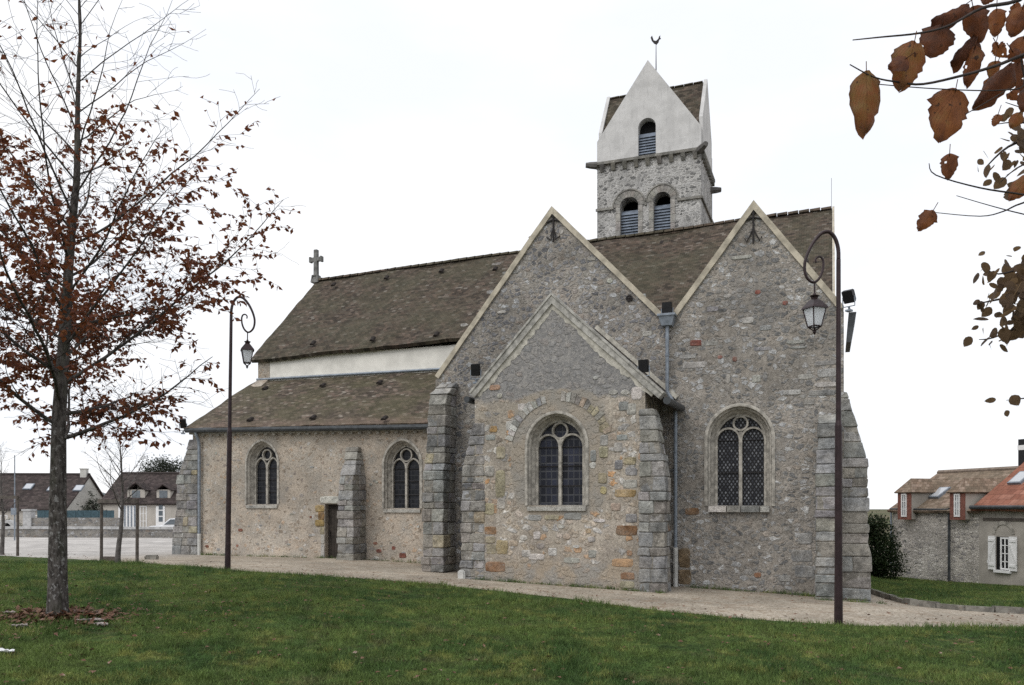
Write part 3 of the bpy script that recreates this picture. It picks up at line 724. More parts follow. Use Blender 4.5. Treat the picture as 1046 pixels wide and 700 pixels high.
# aisle roof, clerestory band, nave roof
zc0, zc1 = at(258, 388, VN)[1], at(440, 379, VN)[1]
zn0, zn1 = at(262, 369, VN)[1], at(460, 357, VN)[1]
ve = V2 - .30
bm = NB(); roof(bm, (UW - .12, ve, zE0 + .10), (xa1, ve, zE1 + .10), (xa1, VN, zc1 - .06), (UW - .12, VN, zc0 - .08), .11, 60, 22, .055, 1)
cpart('aisle_roof', bm, M['aisle_roof'])
bm = NB(); hexa(bm, [(UW, VN + .02, 5.5), (-7, VN + .02, 5.5), (-7, VN + .6, 5.5), (UW, VN + .6, 5.5), (UW, VN + .02, zn0 + .10), (-7, VN + .02, zn1 + .10), (-7, VN + .6, zn1 + .3), (UW, VN + .6, zn0 + .35)])
cl = cpart('clerestory_wall', bm, M['band_plaster'])
bm = NB(); tube(bm, [(UW - .02, VN - .02, zc0 - .01), (xa1, VN - .02, zc1 + .01)], .045, 8); obj('lead_flashing', bm, M['zinc'], cl)
E_ = .06
n1_ = at(850, 300, VN); zr0, zr1 = at(325, 287, VR)[1], at(850, 213, VR)[1]
k = (zr0 - zn0 - .22) / (VR - VN)
ov = .22
zne = lambda t: (zn0 + .22) * (1 - t) + (zr1 - k * (VR - VN)) * t
bm = NB(); roof(bm, (UW - .15, VN - ov, zne(0) - ov * k), (E_, VN - ov, zne(1) - ov * k), (E_, VR, zr1), (UW - .15, VR, zr0), .13, 110, 36, .075, 2)
cpart('nave_roof', bm, M['roof'])
bm = NB(); roof(bm, (E_, 2 * VR - VN + ov, zne(1) - ov * k), (UW - .15, 2 * VR - VN + ov, zne(0) - ov * k), (UW - .15, VR, zr0), (E_, VR, zr1), .13, 40, 12, .05, 3)
cpart('nave_roof', bm, M['roof'])
bm = NB(); slab(bm, [(VN, ZB), (2 * VR - VN, ZB), (2 * VR - VN, zne(0) - .1), (VR, zr0 - .16), (VN, zne(0) - .1)], [], UW + .02, UW + .52, 'X'); cpart('west_gable', bm, M['aisle_stone'])
bm = NB(); slab(bm, [(V0 + .6, ZB), (2 * VR - VN, ZB), (2 * VR - VN, zne(1) - .1), (VR, zr1 - .16), (VN, zne(1) - .1), (V0 + .6, 5.9)], [], E_ - .6, E_ - .05, 'X'); cpart('east_wall', bm, M['east_stone'])
bm = NB(); box(bm, UW + .1, E_ - .1, 2 * VR - VN - .5, 2 * VR - VN - .1, ZB, zn0); cpart('north_wall', bm, M['aisle_stone'])
# pale verge strip on the east end
bm = NB(); slab(bm, [(VN - ov, zne(1) - ov * k - .14), (VN - ov, zne(1) - ov * k + .05), (VR, zr1 + .06), (VR, zr1 - .14)], [], E_ + .004, E_ + .07, 'X'); cpart('verge', bm, M['coping'])
def ridge(a, b, name='ridge_tiles', mat='roof', r=.12, step=.34, parent=None):
    a, b = Vector(a), Vector(b); d = (b - a); n = max(1, int(d.length / step)); d.normalize(); s = Vector((-d.y, d.x, 0)).normalized(); bm = NB()
    uvl = bm.loops.layers.uv.new('UVMap')
    for i in range(n):
        p0, p1 = a.lerp(b, i / n), a.lerp(b, (i + .93) / n); k0, k1 = r * rnd.uniform(.92, 1.02), r * rnd.uniform(1.04, 1.16)
        z = mnoise.noise(Vector((i * .13, 1, 2))) * .03
        loft(bm, [[p + s * math.cos(t) * kk + Vector((0, 0, math.sin(t) * kk * .9 - .04 + z)) for t in (math.pi * j / 6 for j in range(7))] for p, kk in ((p0, k0), (p1, k1))], closed=True)
    for f in bm.faces:
        for l in f.loops: l[uvl].uv = (l.vert.co.x * .5 + l.vert.co.y * .5, l.vert.co.z)
    return cpart(name, bm, M[mat], parent)
ridge((UW - .15, VR, zr0 + .02), (E_, VR, zr1 + .02))
# stone cross on the west gable
cp = at(323, 287, VR); bm = NB(); cx, cz = cp[0], zr0 + .03; K = 28 / FPX * (VR / ray(323, 272).y)
K = VR / ray(323, 272).y / FPX * 31
for q in ([(cx - .17, cz - .1), (cx - .11, cz + .18), (cx + .11, cz + .18), (cx + .17, cz - .1)],): bar(bm, q, -.02, .02, VR - .14, VR + .14); 
hexa(bm, [(cx - .16, VR - .16, cz - .12), (cx + .16, VR - .16, cz - .12), (cx + .16, VR + .16, cz - .12), (cx - .16, VR + .16, cz - .12), (cx - .09, VR - .09, cz + .16), (cx + .09, VR - .09, cz + .16), (cx + .09, VR + .09, cz + .16), (cx - .09, VR + .09, cz + .16)])
hexa(bm, [(cx - .08, VR - .08, cz + .15), (cx + .08, VR - .08, cz + .15), (cx + .08, VR + .08, cz + .15), (cx - .08, VR + .08, cz + .15), (cx - .075, VR - .075, cz + K), (cx + .075, VR - .075, cz + K), (cx + .075, VR + .075, cz + K), (cx - .075, VR + .075, cz + K)])
box(bm, cx - .28, cx + .28, VR - .07, VR + .07, cz + K * .62, cz + K * .62 + .16)
for dx_ in (-.3, .22): box(bm, cx + dx_, cx + dx_ + .08, VR - .085, VR + .085, cz + K * .62 - .03, cz + K * .62 + .19)
cpart('stone_cross', bm, plain('dark_cross_stone', (.16, .16, .155), .9, var=.35, scale=7, bump=.5))
# little vent tiles on both slopes
def on_plane(px, py, p0, nrm):
    r = ray(px, py); o = Vector((0, 0, EYE)); t = (Vector(p0) - o).dot(nrm) / r.dot(nrm); return o + r * t
bm = NB(); loft(bm, [[(x * .09, y, z * .07) for x, z in ((-1, 0), (-.7, .8), (0, 1.1), (.7, .8), (1, 0))] for y in (-.09, .12)], closed=True); bm.faces.new([v for v in list(bm.verts)[:5]])
vent = cpart('vent_tile', bm, plain('dark_vent', (.025, .02, .018), .9))
first = True
for lst, p0, sl, dy in (([(341, 292), (395, 285), (451, 278), (320, 352), (381, 348), (446, 343), (506, 276), (690, 262), (716, 300), (676, 250), (800, 238)], (UW, VR, (zr0 + zr1) / 2 - .06), k, 1),
                       ([(271, 398), (330, 395), (388, 392), (256, 430), (320, 428), (393, 429)], (UW, VN, (zc0 + zc1) / 2), (zc0 - zE0 - .1) / (VN - ve), 1)):
    nrm = Vector((0, -sl, 1)).normalized()
    for q in lst:
        p = on_plane(*q, p0, nrm); o = vent if first else vent.copy(); 
        if not first: col.objects.link(o)
        first = False; o.location = p + Vector((0, -.02, .02)); o.rotation_euler = (math.atan(sl), 0, 0); o.matrix_parent_inverse = Matrix.Translation(-Vector(ch.location))

# ---- twin gables
def z_at(px, py, v=V0): return at(px, py, v)
GL, GA, GV, GB, GR = z_at(445, 384), z_at(564, 211), z_at(683, 326), z_at(770, 205), z_at(862, 313)
xs = GV[0]
bm = NB(); slab(bm, [(GL[0], ZB), (xs, ZB), (xs, GV[1] - .12), (GA[0], GA[1] - .12), (GL[0], GL[1] - .12)], [], V0, V0 + .6); gw1 = cpart('gable_wall', bm, M['gable_stone'])
xc, zs, zp, a, ri = win_px(731, 782.5, 517, 449, 423, V0 + .3)
h4 = window(None, xc, zs, zp, a, max(ri, a * 1.0), .19, V0, 'lattice_glass', lancet=zp + .0, circ=(zp + a * .66, a * .24), depth=.3, bars=2, mull=.075, sill='broken')
bm = NB(); slab(bm, [(xs + .002, ZB), (GR[0], ZB), (GR[0], GR[1] - .12), (GB[0], GB[1] - .12), (xs + .002, GV[1] - .12)], [h4], V0, V0 + .6); gw2 = cpart('gable_wall', bm, M['east_stone'])
# outer dressed ring round the right window is part of its surround; scattered stones of the wall
bm = NB()
L_ = [(771, 296, 777, 301, (.26, .095, .075)), (799, 307, 805, 312, (.26, .095, .075)), (705, 347, 717, 354, (.25, .10, .08)), (733, 363, 738, 367, (.25, .12, .1)), (748, 364, 753, 370, (.22, .12, .1)),
      (739, 300, 747, 305, PALE), (747, 260, 768, 266, PAL[3]), (722, 313, 734, 319, PAL[1]), (758, 324, 770, 331, PALE), (776, 332, 788, 338, PAL[1]), (768, 383, 777, 391, PALE), (779, 380, 784, 390, PAL[3]), (741, 382, 746, 393, PALE),
      (803, 347, 822, 352, PALE), (806, 353, 824, 357, PAL[3]), (716, 348, 734, 354, PALE), (694, 362, 711, 367, PAL[1]), (697, 369, 722, 377, PAL[3]), (770, 354, 788, 359, PAL[1]), (815, 382, 830, 388, PALE), (800, 398, 818, 404, PALE), (820, 408, 832, 414, PAL[3]),
      (832, 368, 856, 374, PAL[0]), (835, 376, 858, 386, PAL[1]), (832, 390, 856, 396, PALE), (826, 398, 854, 405, PAL[0]),
      (700, 519, 714, 526, RUST), (693, 560, 705, 580, (.25, .18, .11)), (693, 582, 706, 597, (.27, .2, .125)), (770, 585, 778, 590, (.3, .15, .09)), (795, 588, 808, 594, PALE), (815, 545, 830, 556, PAL[1]), (808, 562, 830, 574, PAL[0]), (812, 578, 832, 590, PAL[2])]
stones_px(bm, L_, V0, .014)
set_in(gw2, bm)
bm = NB()
stones_px(bm, [(502, 268, 512, 272, PALE), (513, 276, 530, 281, PAL[3]), (620, 284, 626, 290, PALE), (508, 317, 517, 321, PALE), (470, 330, 478, 334, PALE), (497, 296, 505, 301, PAL[1]), (650, 300, 660, 306, PAL[1]), (600, 262, 609, 267, PAL[3]), (540, 240, 548, 244, PALE), (571, 232, 576, 240, PALE), (656, 338, 666, 344, PALE), (455, 520, 463, 530, RUST), (456, 480, 462, 486, (.3, .18, .1)), (456, 540, 464, 548, (.26, .2, .13))], V0, .014)
set_in(gw1, bm)
def coping(pts, w, v0, v1, mat, name='coping'):
    bm = NB(); bar(bm, pts, -w, 0, v0, v1)
    for v in bm.verts: v.co += Vector((0, 0, 1)) * .02 * mnoise.noise(v.co * 1.7)
    return cpart(name, bm, M[mat])
def fine(pts, step=.4):
    o = []
    for a, b in zip(pts, pts[1:]):
        n = max(1, int(math.dist(a, b) / step)); o += [(a[0] + (b[0] - a[0]) * i / n, a[1] + (b[1] - a[1]) * i / n) for i in range(n)]
    return o + [pts[-1]]
coping(fine([GL, GA, (GV[0] - .004, GV[1])]), .13, V0 - .05, V0 + .64, 'coping'); coping(fine([(GV[0] + .004, GV[1]), GB, GR]), .13, V0 - .055, V0 + .635, 'coping')
VB = 27.8
for (pl, pa, pr, sd) in ((GL, GA, GV, 4), (GV, GB, GR, 6)):
    f = lambda p: (p[0], p[1] - .05)
    bm = NB()
    l, a_, r_ = f(pl), f(pa), f(pr)
    roof(bm, (l[0], VB, l[1]), (l[0], V0 + .62, l[1]), (a_[0], V0 + .62, a_[1]), (a_[0], VB, a_[1]), .1, 16, 8, .02, sd)
    roof(bm, (r_[0], V0 + .62, r_[1]), (r_[0], VB, r_[1]), (a_[0], VB, a_[1]), (a_[0], V0 + .62, a_[1]), .1, 16, 8, .02, sd + 1)
    cpart('gable_roof', bm, M['roof'])
bm = NB(); slab(bm, [(V0 + .6, ZB), (VN + .3, ZB), (VN + .3, GL[1] - .1), (V0 + .6, GL[1] - .1)], [], GL[0] + .01, GL[0] + .6, 'X'); cpart('transept_wall', bm, M['gable_stone'])
# wall anchors
def anchor(px, py, hpx, fancy):
    x, z = at(px, py, V0); s = hpx / FPX * V0 / ray(px, py).y / 2; bm = NB(); v = V0 - .03
    tube(bm, [(x, v, z + s), (x, v, z - s * .9)], .022, 6)
    tube(bm, [(x - s * .42, v, z + s * .3), (x, v, z + s * .42), (x + s * .42, v, z + s * .3)], .02, 6)
    for sg in (-1, 1):
        tube(bm, [(x, v, z + s * .55), (x + sg * s * .22, v, z + s * .8), (x + sg * s * .38, v, z + s * .66), (x + sg * s * .26, v, z + s * .58)], .016, 5)
        tube(bm, [(x, v, z - s * .1), (x + sg * s * .16, v, z - s * .5), (x + sg * s * (.34 if fancy else .12), v, z - s * .8), (x + sg * s * .42, v, z - s * .6)], .016, 5)
    cpart('wall_anchor', bm, M['iron'])
anchor(565.5, 232, 34, False); anchor(769.5, 231, 40, True)
for q in ((643, 305, 6), (822, 268, 6)):
    x, z = at(q[0], q[1], V0); s = .07; bm = NB()
    tube(bm, [(x + s * math.cos(t), V0 - .025, z + s * math.sin(t)) for t in (6.2832 * i / 10 for i in range(11))], .018, 6); tube(bm, [(x - s, V0 - .035, z), (x + s, V0 - .035, z)], .016, 6); tube(bm, [(x, V0 - .03, z - s), (x, V0 - .03, z + s)], .014, 6)
    cpart('wall_anchor', bm, M['iron'])
# valley hopper and downpipe
hx, hz = at(681.5, 327, V0 - .15)
bm = NB(); vq = V0 - .14
hexa(bm, [(hx - .12, vq - .1, hz - .14), (hx + .12, vq - .1, hz - .14), (hx + .12, V0 - .01, hz - .14), (hx - .12, V0 - .01, hz - .14), (hx - .19, vq - .16, hz + .10), (hx + .19, vq - .16, hz + .10), (hx + .19, V0 - .01, hz + .10), (hx - .19, V0 - .01, hz + .10)])
box(bm, hx - .21, hx + .21, vq - .18, V0 - .012, hz + .08, hz + .13); hop = cpart('rainwater_hopper', bm, M['zinc'])
jx, jz = at(690, 412, V0 - .14); jx0, jz0 = at(681.5, 400, V0 - .14)
bm = NB(); tube(bm, [(hx, vq, hz - .1), (hx, vq, jz0), (hx + .05, vq, jz0 - .1), (jx - .05, vq, jz + .02), (jx, vq, jz - .12), (jx, vq, .95)], .045, 8)
for zz in (hz - .8, jz - .5, jz - 1.6): tube(bm, [(hx if zz > jz else jx, vq, zz), (hx if zz > jz else jx, vq, zz - .05)], .056, 8)
dp = cpart('downpipe', bm, M['zinc']); bm = NB(); tube(bm, [(jx, vq, .95), (jx, vq, -.05)], .055, 8); obj('pipe_foot', bm, M['white_pipe'], dp)
# east gutter of the right gable, seen end on
bm = NB(); gx = GR[0] + .1
hexa(bm, [(gx - .05, V0 + .1, GR[1] - .78), (gx + .05, V0 + .1, GR[1] - .78), (gx + .05, V0 + 1.4, GR[1] - .78), (gx - .05, V0 + 1.4, GR[1] - .78), (gx + .0, V0 + .1, GR[1] - .12), (gx + .16, V0 + .1, GR[1] - .12), (gx + .16, V0 + 1.4, GR[1] - .12), (gx + .0, V0 + 1.4, GR[1] - .12)])
cpart('gutter', bm, M['dark_zinc'])
# ---- low chapel in front
CA, CL, CR = at(564, 301, V1), at(481, 402, V1), at(678, 402, V1)
ul, ur = at(485, 500, V1)[0], at(659, 500, V1)[0]
def on_line(p, q, x): return p[1] + (q[1] - p[1]) * (x - p[0]) / (q[0] - p[0])
zl, zr = on_line(CL, CA, ul) - .16, on_line(CA, CR, ur) - .16
xc, zs, zp, a, ri = win_px(548, 597, 516.5, 456, 429, V1 + .28)
h3 = window(None, xc, zs, zp, a, max(ri, a * 1.0), .15, V1, 'lead_glass', lancet=zp + .0, circ=(zp + a * .62, a * .27), depth=.28, bars=3)
bm = NB(); slab(bm, [(ul, ZB), (ur, ZB), (ur, zr), (CA[0], CA[1] - .16), (ul, zl)], [h3], V1, V1 + .5); cw = cpart('chapel_wall', bm, M['chapel_stone'])
for x0, x1, zt in ((ul, ul + .5, zl), (ur - .5, ur, zr)):
    bm = NB(); box(bm, x0 + .01, x1 - .01, V1 + .5, V0, ZB, zt - .02); cpart('chapel_wall', bm, M['gable_stone'])
coping(fine([CL, CA, CR]), .15, V1 - .06, V1 + .30, 'chapel_coping')
bm = NB(); bar(bm, fine([CL, CA, CR]), -.02, .025, V1 - .085, V1 + .32); cpart('coping_moulding', bm, M['chapel_coping'])
# ragged cream mortar below the coping
bm = NB()
for p, q in ((CL, CA), (CA, CR)):
    n = 110; d = Vector((q[0] - p[0], q[1] - p[1])); L0 = d.length; d.normalize(); nr = Vector((d.y, -d.x))
    for i in range(n):
        t0, t1 = i / n, (i + 1) / n
        if t0 < .02 or t1 > .985: continue
        wd = lambda t: .17 + (.12 + .09 * mnoise.noise(Vector((t * 9, p[0], 1))) + .07 * mnoise.noise(Vector((t * 33, p[0], 2)))) * (1 - .5 * abs(2 * t - 1))
        A, B = Vector(p) + d * L0 * t0, Vector(p) + d * L0 * t1
        if min((A + nr * .3).x, (B + nr * .3).x) < ul or max((A + nr * .5).x, (B + nr * .5).x) > ur - .05: continue
        a0, a1, b1, b0 = A + nr * .14, A + nr * wd(t0), B + nr * wd(t1), B + nr * .14
        hexa(bm, [(a1.x, V1 - .007, a1.y), (b1.x, V1 - .007, b1.y), (b1.x, V1 + .03, b1.y), (a1.x, V1 + .03, a1.y), (a0.x, V1 - .02, a0.y), (b0.x, V1 - .02, b0.y), (b0.x, V1 + .03, b0.y), (a0.x, V1 + .03, a0.y)])
bmesh.ops.remove_doubles(bm, verts=bm.verts, dist=.001)
cpart('mortar_fillet', bm, M['fillet'])
bm = NB()
roof(bm, (CL[0] - .02, V0, CL[1] - .12), (CL[0] - .02, V1 + .25, CL[1] - .12), (CA[0], V1 + .25, CA[1] - .1), (CA[0], V0, CA[1] - .1), .1, 10, 14, .015, 8)
roof(bm, (CR[0] + .03, V1 + .25, CR[1] - .12), (CR[0] + .03, V0, CR[1] - .12), (CA[0], V0, CA[1] - .1), (CA[0], V1 + .25, CA[1] - .1), .1, 10, 14, .015, 9)
cpart('chapel_roof', bm, M['roof'])
bm = NB(); bar(bm, fine([(CA[0] + .55, on_line(CA, CR, CA[0] + .55) + .16), (CR[0], CR[1] + .18)]), -.1, .0, V0 - .06, V0 - .003); bar(bm, fine([(CL[0] + .1, CL[1] + .18), (CA[0] - .5, on_line(CL, CA, CA[0] - .5) + .12)]), -.08, 0, V0 - .05, V0 - .003); cpart('mortar_fillet', bm, M['fillet'])
bm = NB(); tube(bm, [(CR[0] + .08, V1 - .05, CR[1] - .16), (CR[0] + .08, V0 - .05, CR[1] - .12)], .085, 10); cpart('gutter', bm, M['dark_zinc']); bm = NB(); tube(bm, [(CL[0] - .09, V1 - .05, CL[1] - .14), (CL[0] - .09, V0, CL[1] - .1)], .075, 10); cpart('gutter', bm, M['dark_zinc'])
# quoins, arch and loose stones of the chapel front
bm = NB(); B1, B2, PK = PAL[1], PAL[0], (.45, .36, .29)
Q = [(500, 435, 508, 442, (.40, .26, .12)), (496, 444, 506, 450, B1), (507, 456, 516, 469, YEL), (495, 476, 505, 487, PALE), (506, 480, 516, 508, YEL), (508, 509, 516, 520, PALE), (494, 514, 505, 526, YEL), (495, 538, 507, 546, RUST), (496, 548, 506, 555, YEL), (507, 552, 519, 566, (.42, .33, .2)), (497, 556, 507, 566, YEL), (496, 574, 516, 584, RUST),
     (612, 434, 623, 442, YEL), (613, 444, 621, 456, PALE), (612, 456, 621, 468, YEL), (603, 460, 609, 472, B1), (602, 472, 609, 479, WHT), (611, 483, 620, 494, YEL), (613, 497, 620, 505, (.42, .36, .2)), (630, 444, 641, 450, B1), (637, 467, 650, 475, YEL), (639, 478, 651, 486, B1), (636, 490, 651, 499, PALE), (628, 500, 650, 508, (.38, .26, .13)), (639, 525, 651, 534, B1), (629, 537, 651, 547, RUST), (640, 562, 646, 568, RUST), (625, 571, 647, 579, (.40, .24, .12)), (634, 585, 648, 592, RUST), (633, 594, 648, 601, YEL), (627, 452, 636, 462, PALE), (628, 470, 636, 480, B2), (624, 514, 634, 522, PK),
     (531, 547, 539, 552, WHT), (545, 543, 552, 551, WHT), (533, 562, 542, 569, WHT), (560, 560, 569, 568, WHT), (570, 536, 577, 540, WHT), (585, 557, 592, 560, WHT), (540, 526, 553, 532, B1), (556, 526, 571, 531, YEL), (576, 524, 594, 531, B1), (520, 552, 529, 558, PK), (548, 555, 556, 561, (.34, .32, .3)), (600, 548, 608, 554, PALE), (606, 530, 618, 534, WHT), (540, 566, 556, 572, WHT), (576, 570, 592, 575, PALE), (601, 562, 609, 570, PALE), (598, 540, 604, 545, (.4, .3, .18)), (575, 545, 583, 551, PK)]
stones_px(bm, Q, V1, .016)
for i in range(26):
    t = math.pi * (.12 + .76 * i / 25); xc_, zc_ = at(570, 466, V1); r0, r1 = 1.24, 1.44
    if 11 < i < 15: continue
    c = rnd.choice([WHT, PALE, PALE, PAL[1]]) if i >= 10 else rnd.choice([PALE, PK, YEL, PAL[5]])
    t2 = t + math.pi * .76 / 25 * .86; p = [(xc_ + r * math.cos(x) * .93, zc_ + r * math.sin(x)) for r, x in ((r0, t), (r1 + rnd.uniform(-.05, .05), t), (r1 + rnd.uniform(-.05, .05), t2), (r0, t2))]
    hexa(bm, [(x, V1 - .014 - rnd.uniform(0, .006), z) for x, z in p] + [(x, V1 + .03, z) for x, z in p], jit(c))
stones_px(bm, [(529, 412, 539, 420, WHT), (645, 395, 656, 409, WHT), (634, 398, 643, 404, WHT), (622, 398, 631, 404, PALE), (500, 393, 511, 399, (.33, .2, .13)), (508, 402, 513, 407, PALE), (632, 410, 642, 420, B2), (605, 384, 611, 388, PALE), (517, 430, 527, 440, PALE), (640, 412, 650, 424, PALE), (655, 385, 662, 398, WHT)], V1, .016)
set_in(cw, bm)
# ---- buttresses
def buttress(prof, z0, z1, cap=None, **kw):
    bm = NB(); ashlar(bm, prof, z0, z1, **kw)
    bmesh.ops.recalc_face_normals(bm, faces=bm.faces)
    bmesh.ops.bevel(bm, geom=bm.edges[:], offset=.018, segments=1, affect='EDGES', clamp_overlap=True)
    bmesh.ops.subdivide_edges(bm, edges=[e for e in bm.edges if e.calc_length() > .09], cuts=2, use_grid_fill=True)
    for q in bm.verts: q.co += Vector((mnoise.noise(q.co * 7), mnoise.noise(q.co * 7 + Vector((9, 0, 0))), .6 * mnoise.noise(q.co * 7 + Vector((0, 9, 0))))) * .022
    return cpart('buttress', bm, M['ashlar'])
def lerp_z(tab):
    def f(z):
        if z <= tab[0][0]: return tab[0][1:]
        for a, b in zip(tab, tab[1:]):
            if z <= b[0]:
                t = (z - a[0]) / max(1e-6, b[0] - a[0]); return tuple(p + (q - p) * t for p, q in zip(a[1:], b[1:]))
        return tab[-1][1:]
    return f
def ux(px, v): return at(px, 500, v)[0]
# chapel left, chapel right
z = lambda px, py, v: at(px, py, v)[1]
v = V1 - .03
buttress(lerp_z([(-.4, ux(469, v), ux(495, v), v, V1 + .5), (z(471, 476, v), ux(471, v), ux(495, v), v, V1 + .5), (z(471, 474, v), ux(472, v), ux(495, v), v, V1 + .5), (z(484, 430, v), ux(484, v), ux(494, v), v + .02, V1 + .4)]), -.4, z(484, 432, v), bw=.3, rust=.01, yel=.02)
v = V1 - .12
buttress(lerp_z([(-.5, ux(652, v), ux(680, v), v, V1 + .6), (z(679, 478, v), ux(652, v), ux(679.5, v), v, V1 + .6), (z(679, 476, v), ux(653, v), ux(678, v), v + .03, V1 + .6), (z(660, 416, v), ux(652, v), ux(667, v), v + .10, V1 + .5)]), -.5, z(660, 417, v), bw=.32, rust=.01, yel=.02)
# corner of aisle and left gable
v = V0 - .75
buttress(lerp_z([(0, ux(430, v), ux(453, v), v, V0 + .3), (z(440, 480, v), ux(432, v), ux(453, v), v, V0 + .3), (z(440, 470, v), ux(433, v), ux(453, v), v + .06, V0 + .3), (z(440, 405, v), ux(434.5, v), ux(454, v), v + .1, V0 + .3), (z(440, 388, v), ux(440, v), ux(456, v), V0 - .15, V0 + .3)]), 0, z(440, 389, v), bw=.32)
# south-east corner: one to the front, one to the side
v = V0 - .8
buttress(lerp_z([(-.6, ux(832, v), ux(858, v), v, V0 + .1), (z(840, 478, v), ux(833, v), ux(857, v), v, V0 + .1), (z(840, 474, v), ux(834, v), ux(856, v), v + .12, V0 + .1), (z(840, 432, v), ux(835, v), ux(856, v), v + .2, V0 + .1), (z(840, 420, v), ux(836, v), ux(856, v), V0 - .2, V0 + .1)]), -.6, z(840, 421, v), bw=.5)
v = V0 - .02
buttress(lerp_z([(-.7, ux(853, v), ux(891, v), v - .1, V0 + .7), (z(880, 560, v), ux(853, v), ux(890, v), v - .08, V0 + .7), (z(880, 556, v), ux(853, v), ux(887.5, v), v, V0 + .7), (z(880, 472, v), ux(853, v), ux(887.5, v), v, V0 + .7), (z(880, 440, v), ux(853, v), ux(878, v), v, V0 + .7), (z(880, 398, v), ux(853, v), ux(864, v), v + .02, V0 + .7)]), -.7, z(880, 399, v), bw=.55, hmax=.36, yel=.08, mort=(.255, .24, .215))
# aisle: south-west corner, and between door and window
v = V2 - .12
buttress(lerp_z([(-.2, ux(175, v), ux(201, v), v, V2 + .6), (z(180, 530, v), ux(177, v), ux(201, v), v, V2 + .6), (z(180, 526, v), ux(178, v), ux(200, v), v + .05, V2 + .6), (z(180, 488, v), ux(179, v), ux(200, v), v + .05, V2 + .6), (z(190, 450, v), ux(191, v), ux(200, v), v + .09, V2 + .6)]), -.2, z(190, 449, v), bw=.36, rust=.03, yel=.08)
v = V2 - .75
buttress(lerp_z([(0, ux(343, v), ux(361, v), v, V2 + .1), (z(350, 488, v), ux(345.5, v), ux(360, v), v, V2 + .1), (z(350, 484, v), ux(346, v), ux(361, v), v + .1, V2 + .1), (z(355, 462, V2), ux(353, V2 - .2), ux(366, V2 - .2), V2 - .25, V2 + .1), (z(355, 456, V2), ux(354, V2 - .1), ux(366, V2 - .1), V2 - .12, V2 + .1)]), 0, z(355, 457, V2), bw=.4)
# ---- tower
VT = 30.0; tl, tr = at(610, 200, VT)[0], at(716, 200, VT)[0]; TW = tr - tl; TDP = TW * .8
zcn = (at(612, 171, VT)[1] + at(716, 150, VT)[1]) / 2
tz = lambda px, py: at(px, py, VT)[1]
ha = arch((at(633.5, 210, VT)[0] + at(652, 210, VT)[0]) / 2, 9.3, tz(642, 211), (at(652, 210, VT)[0] - at(633.5, 210, VT)[0]) / 2, .33, 0, 8)
hb = arch((at(667.5, 205, VT)[0] + at(685, 205, VT)[0]) / 2, 9.3, tz(676, 205), (at(685, 205, VT)[0] - at(667.5, 205, VT)[0]) / 2, .32, 0, 8)
bm = NB(); slab(bm, [(tl, 7), (tr, 7), (tr, zcn), (tl, zcn)], [ha, hb], VT, VT + .5); tw = cpart('tower_wall', bm, M['tower_stone'])
bm = NB(); box(bm, tl, tl + .5, VT + .5, VT + TDP, 7, zcn); cpart('tower_wall', bm, M['tower_stone'])
bm = NB(); box(bm, tr - .5, tr, VT + .5, VT + TDP, 7, zcn); cpart('tower_wall', bm, M['tower_stone'])
bm = NB(); box(bm, tl + .5, tr - .5, VT + TDP - .5, VT + TDP, 7, zcn); cpart('tower_wall', bm, M['tower_stone'])
bm = NB(); box(bm, tl + .1, tr - .1, VT + .9, VT + 1.0, 7.5, zcn - .05); cpart('belfry_shade_panel', bm, M['void_shade'])  # flat panel coloured near-black as the shade behind the arches
for hh in (ha, hb):
    x0, x1, zs_ = hh[0][0], hh[-1][0], hh[1][1]; xm = (x0 + x1) / 2; r = (x1 - x0) / 2
    bm = NB(); n = 11
    for i in range(n):
        t0, t1 = math.pi * i / n, math.pi * (i + .94) / n
        p = [(xm + rr * math.cos(t), zs_ + rr * math.sin(t) * .98) for rr, t in ((r + .01, t0), (r + .24, t0), (r + .24, t1), (r + .01, t1))]
        hexa(bm, [(x, VT - .03, q) for x, q in p] + [(x, VT + .2, q) for x, q in p], jit((.27, .26, .245)))
    for s in (x0 - .16, x1 + .0):
        zz = zs_
        while zz > 9.2:
            h = rnd.uniform(.22, .34); box(bm, s - .002, s + .162, VT - .025, VT + .2, zz - h + .012, zz, jit((.36, .35, .33))); zz -= h
    ar = cpart('belfry_arch', bm, M['ashlar'])
    bm = NB(); bar(bm, [(xm + (r + .25) * math.cos(t), zs_ + (r + .25) * math.sin(t)) for t in (math.pi - math.pi * i / 12 for i in range(13))], 0, .05, VT - .05, VT - .003); paint(bm, bm.faces, (.25, .245, .23)); obj('hood_mould', bm, M['ashlar'], ar)
    paint_b = NB()
    for i in range(22):
        q = zs_ - .10 - i * .105; hexa(paint_b, [(x0 + .005, VT + .12, q - .16), (x1 - .005, VT + .12, q - .16), (x1 - .005, VT + .15, q - .15), (x0 + .005, VT + .15, q - .15), (x0 + .005, VT + .24, q + .02), (x1 - .005, VT + .24, q + .02), (x1 - .005, VT + .27, q + .03), (x0 + .005, VT + .27, q + .03)])
    cpart('louvre', paint_b, M['louvre'])
